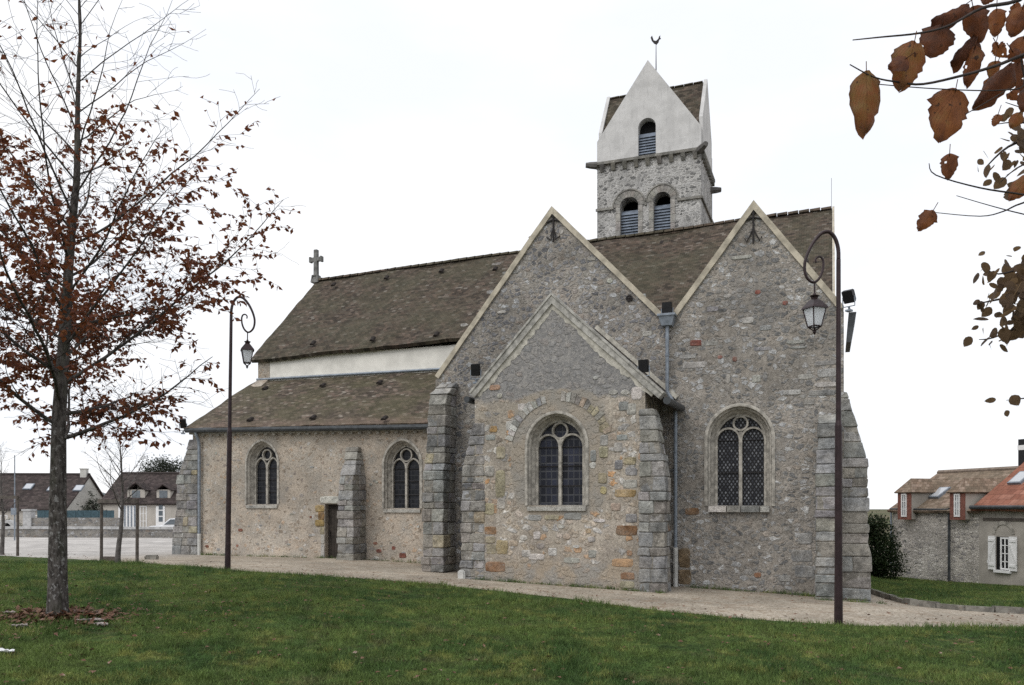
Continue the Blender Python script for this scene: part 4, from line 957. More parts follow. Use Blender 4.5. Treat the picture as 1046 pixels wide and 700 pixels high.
# string course and corbel table
bm = NB(); z1_, z2_ = tz(612, 219.5), tz(712, 202)
zst = ha[1][1] - .05
segs = [(tl - .04, ha[0][0] - .24), (ha[-1][0] + .24, hb[0][0] - .24), (hb[-1][0] + .24, tr + .04)]
for a_, b_ in segs:
    if b_ > a_: bm = NB(); box(bm, a_, b_, VT - .07, VT - .003, zst, zst + .09, (.24, .235, .22)); cpart('string_course', bm, M['ashlar'])
bm = NB(); box(bm, tr + .003, tr + .07, VT - .03, VT + TDP, zst, zst + .09, (.24, .235, .22))
cpart('string_course', bm, M['ashlar'])
bm = NB(); box(bm, tl - .10, tr + .10, VT - .12, VT - .002, zcn - .05, zcn + .05, (.22, .215, .20)); box(bm, tr + .002, tr + .10, VT - .001, VT + TDP + .1, zcn - .05, zcn + .05, (.22, .215, .20)); box(bm, tl - .10, tl - .002, VT - .001, VT + TDP + .1, zcn - .05, zcn + .05, (.22, .215, .20))
for i in range(9):
    x = tl + .2 + (TW - .4) * i / 8; hexa(bm, [(x - .07, VT - .05, zcn - .30), (x + .07, VT - .05, zcn - .30), (x + .07, VT - .003, zcn - .30), (x - .07, VT - .003, zcn - .30), (x - .08, VT - .14, zcn - .051), (x + .08, VT - .14, zcn - .051), (x + .08, VT - .003, zcn - .051), (x - .08, VT - .003, zcn - .051)], jit((.17, .165, .15)))
    y = VT + .2 + (TDP - .4) * i / 8; box(bm, tr + .003, tr + .11, y - .07, y + .07, zcn - .28, zcn - .051, jit((.17, .165, .15)))
cpart('corbel_table', bm, M['ashlar'])
for (x, y, dx, dy) in ((tl - .1, VT - .05, -.30, -.10), (tr + .0, VT - .1, .24, -.35), (tr + .05, VT + TDP - .4, .32, .1)):
    bm = NB(); zz = zcn - .03 - (.5 if dx > .3 else 0); p0, p1 = Vector((x - dx * .3, y - dy * .3, zz)), Vector((x + dx, y + dy, zz + .02)); tube(bm, [p0, p0.lerp(p1, .6), p1], [.14, .12, .09], 7); cpart('gargoyle', bm, plain('dark_spout_stone', (.12, .115, .11), .95, var=.3))
zsh, zap = (tz(612, 143) + tz(714, 131)) / 2, tz(660, 62); xm = (tl + tr) / 2; ym = VT + TDP / 2; hw = TW / 2; zsd = zap - .3; hdp = TDP / 2
ho = arch((at(652, 140, VT)[0] + at(670, 140, VT)[0]) / 2, zcn + .05, tz(661, 130), (at(670, 140, VT)[0] - at(652, 140, VT)[0]) / 2, .33, 0, 8)
gp = lambda c, z0=zcn + .062: [(c - hw, z0), (c + hw, z0), (c + hw, zsh), (c, zap), (c - hw, zsh)]
bm = NB(); slab(bm, [(tl, zcn + .062)] + [(ho[0][0], zcn + .062)] + ho[1:-1] + [(ho[-1][0], zcn + .062), (tr, zcn + .062), (tr, zsh), (xm, zap), (tl, zsh)], [], VT - .02, VT + .3); cpart('tower_gable', bm, M['plaster'])
bm = NB(); slab(bm, gp(xm), [], VT + TDP - .3, VT + TDP); cpart('tower_gable', bm, M['plaster'])
gq = [(VT + .302, zcn + .062), (VT + TDP - .302, zcn + .062), (VT + TDP - .302, zsh + .3 * (zsd - zsh) / hdp), (ym, zsd), (VT + .302, zsh + .3 * (zsd - zsh) / hdp)]
bm = NB(); slab(bm, gq, [], tl - .02, tl + .11, 'X'); cpart('tower_gable', bm, M['plaster'])
bm = NB(); slab(bm, gq, [], tr - .11, tr + .02, 'X'); cpart('tower_gable', bm, M['plaster'])
bm = NB(); box(bm, ho[0][0] - .1, ho[-1][0] + .1, VT + .31, VT + .33, zcn + .07, tz(661, 118)); cpart('gable_shade_panel', bm, M['void_shade'])  # thin near-black sheet painted as the darkness behind the gable louvre
bm = NB()
for i in range(11):
    q = tz(661, 134) - .02 - i * .10
    if q - .10 < zcn: break
    x0, x1 = ho[0][0] + .005, ho[-1][0] - .005
    hexa(bm, [(x0, VT + .08, q - .16), (x1, VT + .08, q - .16), (x1, VT + .11, q - .15), (x0, VT + .11, q - .15), (x0, VT + .2, q + .02), (x1, VT + .2, q + .02), (x1, VT + .23, q + .03), (x0, VT + .23, q + .03)])
cpart('louvre', bm, M['louvre'])
# cross-gabled tower roof: eight triangles
bm = NB(); uvl = bm.loops.layers.uv.new('UVMap'); ctr = Vector((xm, ym, zap - .40))
cs_ = [Vector((tl + .1, VT + .1, zsh - .02)), Vector((tr - .1, VT + .1, zsh - .02)), Vector((tr - .1, VT + TDP - .1, zsh - .02)), Vector((tl + .1, VT + TDP - .1, zsh - .02))]
aps = [Vector((xm, VT + .1, zap - .13)), Vector((tr - .1, ym, zsd - .1)), Vector((xm, VT + TDP - .1, zap - .13)), Vector((tl + .1, ym, zsd - .1))]
for i in range(4):
    for A, B in ((cs_[i], aps[i]), (aps[i], cs_[(i + 1) % 4])):
        vs_ = [bm.verts.new(q) for q in (A, B, ctr)] if A in cs_ else [bm.verts.new(q) for q in (ctr, A, B)]
        f = bm.faces.new(vs_)
        hd = (ctr - aps[i]).normalized()
        for l in f.loops:
            d_ = l.vert.co - aps[i]; l[uvl].uv = (d_.dot(hd) + i * 3.1, l.vert.co.z * 1.25)
bmesh.ops.recalc_face_normals(bm, faces=bm.faces)
for f in bm.faces:
    if f.normal.z < 0: f.normal_flip()
cpart('tower_roof', bm, M['roof'])
ridge((tl + .13, ym, zsd - .07), (tr - .13, ym, zsd - .07), r=.07); 
# weathervane
bm = NB(); zt = EYE + (HZ - 60) / FPX * 32; ztop = EYE + (HZ - 48) / FPX * 32
tube(bm, [(xm, ym, zap - .3), (xm, ym, ztop - .1)], [.03, .012], 6); wv = cpart('weathervane', bm, M['iron'])
bm = NB(); zz = ztop - .02
pr = [(-.22, .22), (-.17, .08), (-.08, -.04), (.02, -.1), (.1, -.02), (.13, .08), (.2, .10), (.16, .16), (.17, .24), (.12, .2), (.09, .12), (.0, .05), (-.09, .09), (-.13, .2), (-.16, .3)]
slab(bm, [(xm + x * .95, zz + y_ * .95) for x, y_ in pr], [], ym - .012, ym + .012); obj('cockerel', bm, M['iron'], wv)
bm = NB(); rx, rz_ = at(849, 205, VR); tube(bm, [(E_ - .02, VR, zr1), (E_ - .02, VR, zr1 + 1.0)], .006, 5); cpart('lightning_rod', bm, M['iron'])

def foot_sampler(rs, n):
    L_ = [((GR[0], V0 - .06), (-3.2, V0 - .06)), ((ur, V1 - .06), (ul, V1 - .06)), ((-9.6, V2 - .06), (UW, V2 - .06)), ((GR[0] - .5, V0 - .9), (GR[0] + .8, V0 - .15)), ((ur + .35, V1 - .2), (ur + .1, V0 - .1))]
    o = []
    for _ in range(n // 14):
        p, q = L_[rs.choice(5, p=[.25, .25, .34, .08, .08])]; t = rs.rand(); x, y = p[0] + (q[0] - p[0]) * t, p[1] + (q[1] - p[1]) * t
        for _ in range(14): a, d = x + rs.normal() * .06, y - abs(rs.normal()) * .05; o.append((a, d, gz(a, d) - .005))
    return np.array(o)
blades('wall_foot_grass', 4200, foot_sampler, .03, .12, .006, 9)
# ------------------------------------------------------------------ floodlights fixed to the church
def floodlight(px, py, v, wpx, hpx, label, yaw=0, tilt=.3):
    x, z = at(px, py, v); dep = v / ray(px, py).y; w_, h_ = wpx / FPX * dep / 2, hpx / FPX * dep / 2
    t = thing('floodlight', label, 'floodlight', (x, v, z - h_ - .12), yaw, 'floodlights on the church')
    bm = NB(); box(bm, -w_, w_, -.06, .06, .1, .1 + 2 * h_); bmesh.ops.bevel(bm, geom=bm.edges[:], offset=.012, segments=2, affect='EDGES')
    for i in range(5): box(bm, -w_ * .8 + i * w_ * .4 - .008, -w_ * .8 + i * w_ * .4 + .008, .055, .1, .13, .07 + 2 * h_)
    for q in bm.verts: y, zz = q.co.y, q.co.z - .1 - h_; q.co.y = y * math.cos(tilt) - zz * math.sin(tilt); q.co.z = .1 + h_ + y * math.sin(tilt) + zz * math.cos(tilt)
    obj('housing', bm, M['black'], t)
    bm = NB(); tube(bm, [(-w_ - .02, 0, .1 + h_), (-w_ - .02, 0, .02), (w_ + .02, 0, .02), (w_ + .02, 0, .1 + h_)], .014, 5); tube(bm, [(0, 0, .02), (0, .04, -.06)], .025, 6); box(bm, -.06, .06, -.05, .07, -.09, -.05)
    obj('bracket', bm, M['zinc'], t)
    return t
floodlight(486, 377, V1 + .2, 9, 12, 'small black floodlight at the left foot of the front chapel gable', .1, .25)
floodlight(657.5, 373, V1 + .1, 10, 13, 'small black floodlight on the right slope of the front chapel coping', -.1, .2)
floodlight(681.5, 314, V0 - .12, 10, 12, 'small black floodlight above the zinc hopper between the twin gables', 0, .15)
floodlight(867, 302, V0 - .2, 11, 13, 'tilted black floodlight at the far right gable corner', -.5, .5)
floodlight(187, 432, V2 - .3, 6, 10, 'black floodlight on the left end of the aisle gutter', .6, .6)

# ------------------------------------------------------------------ street lamps
def street_lamp(loc, rz, label):
    t = thing('street_lamp', label, 'street lamp', loc, rz, 'street lamps on the lawn edge')
    S = 6.3 / 408; P = lambda px, py: ((px - 857.2) * S, 0, (640.5 - py) * S)
    bm = NB(); lathe(bm, [(.085, -.2), (.078, .0), (.068, .02), (.06, .9), (.055, 3.2), (.042, 3.28), (.034, 5.85)], 14); obj('pole', bm, M['lamp_paint'], t)
    pts = [P(857.2, 262), P(857, 252), P(855, 243), (P(851.5, 236.5)), P(846.5, 233), P(840, 234.5), P(834, 240.5), P(829, 248), P(824.5, 258), P(822.2, 268), P(823.5, 278), P(828, 284), P(833, 285), P(838, 280), P(841, 272), P(841.5, 264), P(839.5, 259.5), P(836, 259), P(833.6, 261.5), P(834, 265)]
    v = [Vector(p) for p in pts]; sm = []
    for i in range(len(v) - 1):
        a, b, c, d = v[max(0, i - 1)], v[i], v[i + 1], v[min(len(v) - 1, i + 2)]
        for k in range(4):
            q = k / 4; sm.append(.5 * ((2 * b) + (c - a) * q + (2 * a - 5 * b + 4 * c - d) * q * q + (3 * b - a - 3 * c + d) * q ** 3))
    sm.append(v[-1]); n = len(sm)
    bm = NB(); tube(bm, sm, [.034 - .02 * min(1, i / n) for i in range(n)], 8); obj('crook', bm, M['lamp_paint'], t, smooth=True)
    x, _, ztop = P(832.5, 286)
    bm = NB(); tube(bm, [(x, 0, ztop), (x, 0, ztop - .2)], .014, 6); lathe(bm, [(.02, 0), (.07, .005), (.075, .02), (.03, .03), (.02, .06)], 12, (x, 0, ztop - .22)); obj('hanger', bm, M['lamp_paint'], t)
    r4 = lambda r, z, ph=math.pi / 4 + .35: [(x + r * math.cos(ph + i * math.pi / 2), r * math.sin(ph + i * math.pi / 2), z) for i in range(4)]
    z0 = P(0, 312)[2]
    bm = NB()
    vs = loft(bm, [r4(.055, z0 + .15), r4(.088, z0 + .13), r4(.195, z0 + .02), r4(.212, z0 - .01), r4(.182, z0 - .012)]); bm.faces.new(vs[0]); bm.faces.new(vs[-1][::-1]); bmesh.ops.recalc_face_normals(bm, faces=bm.faces)
    lathe(bm, [(.05, .14), (.06, .17), (.02, .2), (.015, .23)], 8, (x, 0, z0)); cap = obj('lantern_cap', bm, M['lamp_paint'], t)
    bm = NB(); vs = loft(bm, [r4(.168, z0 - .014), r4(.10, z0 - .285)]); bm.faces.new(vs[1][::-1]); bm.faces.new(vs[0]); bmesh.ops.recalc_face_normals(bm, faces=bm.faces); obj('lantern_glass', bm, M['lantern_glass'], t)
    bm = NB(); A, B = r4(.173, z0 - .013), r4(.105, z0 - .29)
    for i in range(4): tube(bm, [A[i], B[i]], .011, 5); tube(bm, [B[i], B[(i + 1) % 4]], .012, 5); tube(bm, [B[i], (x, 0, z0 - .37)], .01, 5)
    lathe(bm, [(.01, -.42), (.03, -.38), (.012, -.34)], 8, (x, 0, z0)); obj('lantern_frame', bm, M['lamp_paint'], t)
    return t
lr = ground_at(856.5, 640); street_lamp(lr, TH, 'tall dark street lamp with hanging lantern in front of the right gable')
ll = ground_at(232.5, 583.5); l2 = street_lamp(ll, TH + math.pi * 1.0, 'dark street lamp with hanging lantern before the aisle wall beside the brown tree'); l2.rotation_euler[1] = -.014

# ------------------------------------------------------------------ trees
def grow(bm_main, bm_twig, R, p, d, length, r0, level, leaves, cfg):
    """one limb as a bent tube; side limbs and leaves along it"""
    n = max(3, int(length / cfg['step'][level])); pts = [p.copy()]; q = p.copy(); d = d.normalized(); rad = [r0]
    for i in range(n):
        t = (i + 1) / n
        d = (d + Vector((R.gauss(0, 1), R.gauss(0, 1), R.gauss(0, 1))) * cfg['wob'][level] + Vector((0, 0, 1)) * cfg['up'][level] * (1 - t * cfg['droop'][level])).normalized()
        q = q + d * length / n; pts.append(q.copy()); rad.append(max(.0022, r0 * ((1 - t) ** 1.25 * .95 + .03) if level == 0 else r0 * (1 - t * .86)))
    tube(bm_main if level < 2 else bm_twig, pts, rad, (10, 6, 4, 3)[min(3, level)], cap=False)
    if level >= cfg['levels']:
        leaves += [(pts[i].lerp(pts[i + 1], R.random()), (pts[i + 1] - pts[i]).normalized()) for i in range(len(pts) - 1)]
        return
    k = max(2, int(length * cfg['dens'][level] * (cfg.get('top', lambda z_: 1)(p.z) if level >= 1 else 1))); roll = R.random() * 6.28
    for i in range(k):
        t = cfg['from'][level] + (1 - cfg['from'][level]) * (i + R.random() * .8) / k; t = min(.98, t)
        f = t * n; j = min(n - 1, int(f)); a = pts[j].lerp(pts[j + 1], f - j); ax = (pts[j + 1] - pts[j]).normalized()
        side = ax.cross(Vector((0, 0, 1))); side = side.normalized() if side.length > .1 else ax.orthogonal().normalized(); up = side.cross(ax)
        if level == 0: roll += 2.4 + R.uniform(-.4, .4)
        else: roll = (0 if i % 2 else math.pi) + R.gauss(0, .5)
        out = side * math.cos(roll) + up * math.sin(roll)
        an = cfg['ang'][level](t) + R.uniform(-.12, .12)
        ln = cfg['len'][level](t, length) * R.uniform(.75, 1.2)
        if ln > .08: grow(bm_main, bm_twig, R, a, ax * math.cos(an) + out * math.sin(an), ln, max(.003, rad[j] * cfg['thin'][level]), level + 1, leaves, cfg)
def leaf_mesh(P, D, Nn, Ls, Ws, fold=.25):
    """many small folded leaves as one mesh: four corners, two faces each"""
    P, D, Nn = np.array(P), np.array(D), np.array(Nn); n = len(P); S = np.cross(D, Nn); S /= np.linalg.norm(S, axis=1)[:, None] + 1e-9; N2 = np.cross(S, D)
    L_, W_ = np.array(Ls)[:, None], np.array(Ws)[:, None]
    V = np.stack([P, P + D * L_ * .48 + S * W_ * .5 + N2 * W_ * fold, P + D * L_, P + D * L_ * .42 - S * W_ * .5 + N2 * W_ * fold], 1)
    me = bpy.data.meshes.new('leaves'); me.vertices.add(4 * n); me.vertices.foreach_set('co', V.ravel())
    idx = (np.arange(n)[:, None] * 4 + np.array([0, 1, 2, 0, 2, 3])).ravel(); me.loops.add(6 * n); me.loops.foreach_set('vertex_index', idx)
    me.polygons.add(2 * n); me.polygons.foreach_set('loop_start', np.arange(2 * n) * 3); me.polygons.foreach_set('loop_total', np.full(2 * n, 3)); me.update(); me.validate(); return me

def round_leaves(P, D, Nn, Ls, Ws, fold=.2):
    """leaves with a rounded outline: eight corners, one face on each side of the midrib"""
    bm = NB()
    for p, d, n_, l, w_ in zip(P, D, Nn, Ls, Ws):
        p, d, n_ = Vector(p), Vector(d), Vector(n_); s = d.cross(n_).normalized(); n2 = s.cross(d)
        q = lambda t, k: bm.verts.new(p + d * l * t + s * w_ * k + n2 * (abs(k) * w_ * fold + .12 * l * (t - .5) ** 2))
        b0, t0 = q(0, 0), q(1.0, 0)
        for sg in (-1, 1): bm.faces.new([b0] + [q(t, sg * k * (1 + .12 * mnoise.noise(p * 40 + Vector((t * 9, sg, 0))))) for t, k in ((.08, .26), (.28, .46), (.55, .48), (.82, .27))] + [t0])
    me = bpy.data.meshes.new('leaves'); bm.to_mesh(me); bm.free(); return me
# the brown-leaved tree on the left
R = random.Random(21)
tb = ground_at(58.5, 634); TD = (Matrix.Rotation(-TH, 3, 'Z') @ tb).y; SC = TD / FPX
tree = thing('tree', 'autumn tree with sparse red-brown leaves and lichened trunk on the left lawn', 'tree', tb)
cfg = dict(levels=3, top=lambda z_: 1 - .62 * ss(z_, 4.6, 6.6), step=(.3, .22, .12, .06), wob=(.02, .055, .10, .14), up=(.02, .055, .02, -.02), droop=(0, 1.25, 1.5, 2), dens=(5.0, 6.2, 10, 0), **{'from': (.235, .16, .08, 0)},
           ang=(lambda t: 1.30 - .72 * ((t - .23) / .77) ** .7, lambda t: .85, lambda t: .8), len=(lambda t, l: max(.5, 4.1 * (1 - ((t - .23) / .77)) ** .66 * (.84 + .16 * ss(t, .2, .45))), lambda t, l: l * .42 * (1.12 - t), lambda t, l: min(.42, l * .5 + .10)), thin=(.30, .38, .5))
lean = Vector((*camxy(.55 * SC * 10 / 10 * .0, 0), 0))
bt, bw = NB(), NB(); lv = []
H = 10.6
grow(bt, bw, R, Vector((0, 0, -.15)), Vector((CT * -.020, ST * -.020, 1)), H, .140, 0, lv, cfg)
for q in bt.verts:                                     # root flare
    if q.co.z < .5 and q.co.xy.length < .4: k_ = 1 + .45 * max(0, (.35 - q.co.z) / .5) ** 2; q.co.x *= k_; q.co.y *= k_
trk = obj('trunk', bt, M['bark'], tree, smooth=True); obj('twigs', bw, M['twig'], trk)['kind'] = 'stuff'
P, D, Nn, Ls, Ws = [], [], [], [], []
for p, d in lv:
    zc = p.z; rr = p.xy.length
    dens = ss(zc, 1.5, 2.4) * (1 - .95 * ss(zc, 5.9, 7.9)) * (.24 + .66 * mnoise.noise(Vector((p.x * .7, p.y * .7, zc * 1.9))) + .5 * mnoise.noise(p * 1.9)) * (1 + .4 * ss(rr, 1.0, 2.6))
    for _ in range(3):
        if R.random() < dens * 1.0:
            o = Vector((R.gauss(0, 1), R.gauss(0, 1), R.gauss(0, .6) - .75)); v = (d * .7 + o * .8).normalized()
            P.append(p); D.append(v); Nn.append(Vector((R.gauss(0, 1), R.gauss(0, 1), R.gauss(0, 1) + .4)).normalized()); l = R.uniform(.06, .115); Ls.append(l); Ws.append(l * R.uniform(.42, .68))
print('leaves', len(P), 'of', len(lv))
cr = obj('crown', leaf_mesh(P, D, Nn, Ls, Ws), M['brown_leaf'], tree)
# mulch and leaf litter round its foot
R = random.Random(8); P, D, Nn, Ls, Ws = [], [], [], [], []
for i in range(1100):
    a = R.random() * 6.283; r = .12 + abs(R.gauss(0, .32)); x, y = math.cos(a) * r * 1.35, math.sin(a) * r * 1.0
    u, v = tb.x + CT * x - ST * y, tb.y + ST * x + CT * y
    P.append((u, v, gz(u, v) + .05 + R.random() * .07 * max(.3, 1 - r))); D.append(Vector((R.gauss(0, 1), R.gauss(0, 1), R.gauss(.1, .3))).normalized()); Nn.append(Vector((R.gauss(0, .4), R.gauss(0, .4), 1)).normalized()); l = R.uniform(.05, .13); Ls.append(l); Ws.append(l * R.uniform(.35, .7))
prop(obj('leaf_litter', leaf_mesh(P, D, Nn, Ls, Ws, .15), M['litter']), kind='stuff')
P, D, Nn, Ls, Ws = [], [], [], [], []
for i in range(900):
    d_ = 6 + 13 * R.random(); x_ = R.uniform(-.66, .66) * d_; u, v = camxy(x_, d_)
    P.append((u, v, gz(u, v) + .07)); D.append(Vector((R.gauss(0, 1), R.gauss(0, 1), .1)).normalized()); Nn.append(Vector((R.gauss(0, .4), R.gauss(0, .4), 1)).normalized()); l = R.uniform(.04, .08); Ls.append(l); Ws.append(l * .6)
for i in range(1500):
    k_ = R.random() * (len(LE) - 1); q = LE[int(k_)]; u, v = q.x + R.gauss(0, .25), q.y + abs(R.gauss(0, .9)) + .05
    if v > V0 - .1 or (-8.2 < u < -3.2 and v > V1 - .1): continue
    P.append((u, v, gz(u, v) + .015)); D.append(Vector((R.gauss(0, 1), R.gauss(0, 1), .1)).normalized()); Nn.append(Vector((R.gauss(0, .4), R.gauss(0, .4), 1)).normalized()); l = R.uniform(.03, .075); Ls.append(l); Ws.append(l * .6)
for i in range(450):
    a_ = R.random() * 6.283; r = abs(R.gauss(0, 2.6)); u, v = tb.x + math.cos(a_) * r, tb.y + math.sin(a_) * r
    P.append((u, v, gz(u, v) + .08)); D.append(Vector((R.gauss(0, 1), R.gauss(0, 1), .1)).normalized()); Nn.append(Vector((R.gauss(0, .4), R.gauss(0, .4), 1)).normalized()); l = R.uniform(.05, .09); Ls.append(l); Ws.append(l * .6)
prop(obj('fallen_leaves', leaf_mesh(P, D, Nn, Ls, Ws, .2), M['litter']), kind='stuff')
# flat bark-like litter pieces and a paper scrap
def crumple(name, px, py, L_, W_, mat, label, cat, rz):
    p = ground_at(px, py); bm = NB(); n, m = 8, 5; g_ = []
    for j in range(m + 1):
        g_.append([bm.verts.new(((i / n - .5) * L_, (j / m - .5) * W_ * (1 - .4 * abs(2 * i / n - 1)), .03 + .035 * mnoise.noise(Vector((i * .6, j * .6, px))) + .02 * abs(2 * j / m - 1))) for i in range(n + 1)])
    for j in range(m):
        for i in range(n): bm.faces.new((g_[j][i], g_[j][i + 1], g_[j + 1][i + 1], g_[j + 1][i]))
    r = bmesh.ops.extrude_face_region(bm, geom=bm.faces[:]); bmesh.ops.translate(bm, vec=(0, 0, -.006), verts=[x for x in r['geom'] if isinstance(x, bmesh.types.BMVert)]); bmesh.ops.recalc_face_normals(bm, faces=bm.faces)
    o = obj(name, bm, mat); o.location = p + Vector((0, 0, .05)); o.rotation_euler = (0, 0, rz); prop(o, label, cat)
crumple('paper_scrap', 3, 673, .22, .10, M['paper'], 'crumpled white paper scrap on the grass at the left edge', 'litter', TH + .1)
pal_b = plain('pale_bark', (.33, .29, .275), .9, var=.35, scale=14); red_b = plain('red_bark', (.17, .075, .045), .9, var=.4, scale=14)
crumple('bark_flake', 8, 632, .2, .10, pal_b, 'pale grey bark flake lying left of the brown tree', 'bark', TH)
crumple('bark_flake', 20, 646, .17, .09, pal_b, 'pale bark flake in the litter left of the trunk foot', 'bark', TH + .3)
crumple('bark_flake', 103, 644, .17, .12, pal_b, 'pale bark flake at the right end of the litter ring', 'bark', TH - .3)
crumple('bark_flake', 86, 634, .32, .12, red_b, 'long reddish bark strip right of the tree trunk', 'bark', TH + .15)
crumple('bark_flake', 92, 640, .34, .06, pal_b, 'long thin pale bark strip lying right of the trunk foot', 'bark', TH + .1)

# young staked trees
def young_tree(px, py, h, label, seed, wide):
    b = ground_at(px, py); R = random.Random(seed); t = thing('young_tree', label, 'tree', b, 0, 'young staked trees on the lawn')
    cf = dict(levels=3, step=(.2, .16, .1, .07), wob=(.03, .06, .1, .12), up=(.02, .05, .03, 0), droop=(0, .7, 1, 1), dens=(6.5, 6, 7, 0), **{'from': (.36, .15, .1, 0)},
              ang=(lambda t: 1.1 - .6 * t, lambda t: .7, lambda t: .7), len=(lambda t, l: wide * (1.15 - t) + .15, lambda t, l: l * .5 * (1.1 - t), lambda t, l: .16), thin=(.42, .5, .55))
    bt, bw = NB(), NB(); lv = []
    grow(bt, bw, R, Vector((0, 0, -.1)), Vector((0, 0, 1)), h, .075, 0, lv, cf)
    k = obj('trunk', bt, M['young_bark'], t, smooth=True); obj('twigs', bw, M['young_bark'], k)['kind'] = 'stuff'
    return b
b1 = young_tree(120, 577, 3.95, 'bare young tree between two stakes near the west end of the church', 3, 1.75)
b2 = young_tree(2, 567, 3.6, 'bare slim young tree at the left edge tied to a stake frame', 9, 1.0)
def stakes(pts, ytop, bar_ext, label):
    a, b = ground_at(*pts[0]), ground_at(*pts[1]); t = thing('stake_frame', label, 'stake frame', a, 0, 'stake frames of the young trees'); ts = []
    for q, p in zip((a, b), pts):
        dq = (Matrix.Rotation(-TH, 3, 'Z') @ q).y; top = EYE + (HZ - ytop) / FPX * dq; bm = NB(); l = q - a
        tube(bm, [(l.x, l.y, l.z - .2), (l.x + .01, l.y, top - a.z + .05)], [.042, .036], 8); obj('stake', bm, M['stake'], t); ts.append(Vector((l.x, l.y - .05, top - a.z)))
    d = (ts[1] - ts[0]).normalized(); nrm = Vector((-d.y, d.x, 0)) * .02
    p0, p1 = ts[0] - d * bar_ext, ts[1] + d * bar_ext; bm = NB()
    hexa(bm, [p0 - nrm - Vector((0, 0, .05)), p1 - nrm - Vector((0, 0, .05)), p1 + nrm - Vector((0, 0, .05)), p0 + nrm - Vector((0, 0, .05)), p0 - nrm + Vector((0, 0, .05)), p1 - nrm + Vector((0, 0, .05)), p1 + nrm + Vector((0, 0, .05)), p0 + nrm + Vector((0, 0, .05))])
    obj('crossbar', bm, M['stake'], t)
stakes([(103.5, 575), (140, 577)], 512, .07, 'two brown stakes with a crossbar holding the young tree by the church')
stakes([(-16, 566), (18, 568)], 508, .07, 'two brown stakes with a crossbar at the left edge of the lawn')
for px, py, wd, ht, lab in ((113, 573.5, .42, .13, 'dark low stone block lying beside the staked young tree'), (155, 571.5, .36, .12, 'brown low stone block on the gravel before the corner buttress')):
    p = ground_at(px, py); bm = NB(); box(bm, -wd / 2, wd / 2, -.1, .1, -.05, ht); bmesh.ops.bevel(bm, geom=bm.edges[:], offset=.03, segments=2, affect='EDGES')
    for q in bm.verts: q.co += Vector((1, 1, 1)) * .02 * mnoise.noise(q.co * 9 + Vector((px, 0, 0)))
    o = obj('stone_block', bm, M['kerb'] if px > 130 else M['stake']); o.location = p; o.rotation_euler = (0, 0, TH + .06); prop(o, lab, 'stone')
p = ground_at(472, 591); bm = NB(); box(bm, -.09, .09, -.08, .08, -.05, .2); bmesh.ops.bevel(bm, geom=bm.edges[:], offset=.03, segments=2, affect='EDGES'); o = obj('stone_block', bm, M['white_pipe']); o.location = p; prop(o, 'small white stone at the foot of the chapel left buttress', 'stone')

# ------------------------------------------------------------------ the tree overhanging from the right
R = random.Random(5)
trb = Vector((*camxy(3.5, 3.9), 0)); trb.z = gz(trb.x, trb.y)
ot = thing('overhanging_tree', 'tree reaching in from the upper right with large withered brown leaves', 'tree', trb)
OM = Matrix.Translation(-trb)
def opart(name, bm, mat, smooth=False, parent=None):
    o = obj(name, bm, mat, parent or ot, smooth)
    if parent is None: o.matrix_parent_inverse = OM
    return o
def limb(pts, r0, r1):
    v = [Vector(p) for p in pts]; sm = []
    for i in range(len(v) - 1):
        a, b, c, d = v[max(0, i - 1)], v[i], v[i + 1], v[min(len(v) - 1, i + 2)]
        for k in range(4): q = k / 4; sm.append(.5 * ((2 * b) + (c - a) * q + (2 * a - 5 * b + 4 * c - d) * q * q + (3 * b - a - 3 * c + d) * q ** 3))
    sm.append(v[-1]); n = len(sm); bm = NB(); tube(bm, sm, [r0 + (r1 - r0) * (i / (n - 1)) ** .6 for i in range(n)], 6); return bm, sm
tk = [trb + Vector((0, 0, -.2)), trb + Vector((0, .02, .8)), trb + Vector((.05, 0, 1.9)), trb + Vector((.02, .08, 3.2)), trb + Vector((.1, .1, 4.6))]
bm, _ = limb(tk, .13, .06); trk2 = opart('trunk', bm, M['bark'], True)
hub = tk[2] + Vector((0, 0, .45)); hub2 = tk[3]
D1, D2 = 2.0, 4.6
tw = lambda lst, d, dd=.0: [atd(px, py, d + dd * i) for i, (px, py) in enumerate(lst)]
bow = Vector((*camxy(2.1, 2.6), 2.95)); bow2 = Vector((*camxy(3.1, 4.4), 3.1))
LIMBS = [([hub, bow] + tw([(1110, -30), (1042, 0), (1004, 8), (970, 26), (939, 34), (900, 38), (871, 41)], D1), .02, .0016),
         ([hub, bow] + tw([(1120, 30), (1046, 56), (1018, 67), (984, 77), (943, 86), (918, 84), (893, 79), (868, 66)], D1), .018, .0016),
         (tw([(1046, 56), (1090, 74)], D1)[::-1] + tw([(1046, 87), (1025, 92), (994, 92.5), (943, 90), (895, 86)], D1 + .02), .006, .0014),
         (tw([(1030, 91), (1010, 103), (986, 117)], D1 + .02), .003, .0014),
         ([hub, bow + Vector((0, 0, -.2))] + tw([(1110, 210), (1046, 199), (1001, 192), (956, 179), (949, 167)], D1 + .3), .014, .0014),
         ([bow + Vector((0, 0, -.2))] + tw([(1110, 190), (1046, 207), (1025, 216), (1001, 221), (953, 217)], D1 + .28), .010, .0014),
         (tw([(1120, 235), (1046, 219), (1011, 210), (977, 200)], D1 + .35), .006, .0012)]
for i, (p, a, b) in enumerate(LIMBS):
    bm, _ = limb(p, a * .45, b * .8); opart('branch', bm, M['twig'], True)
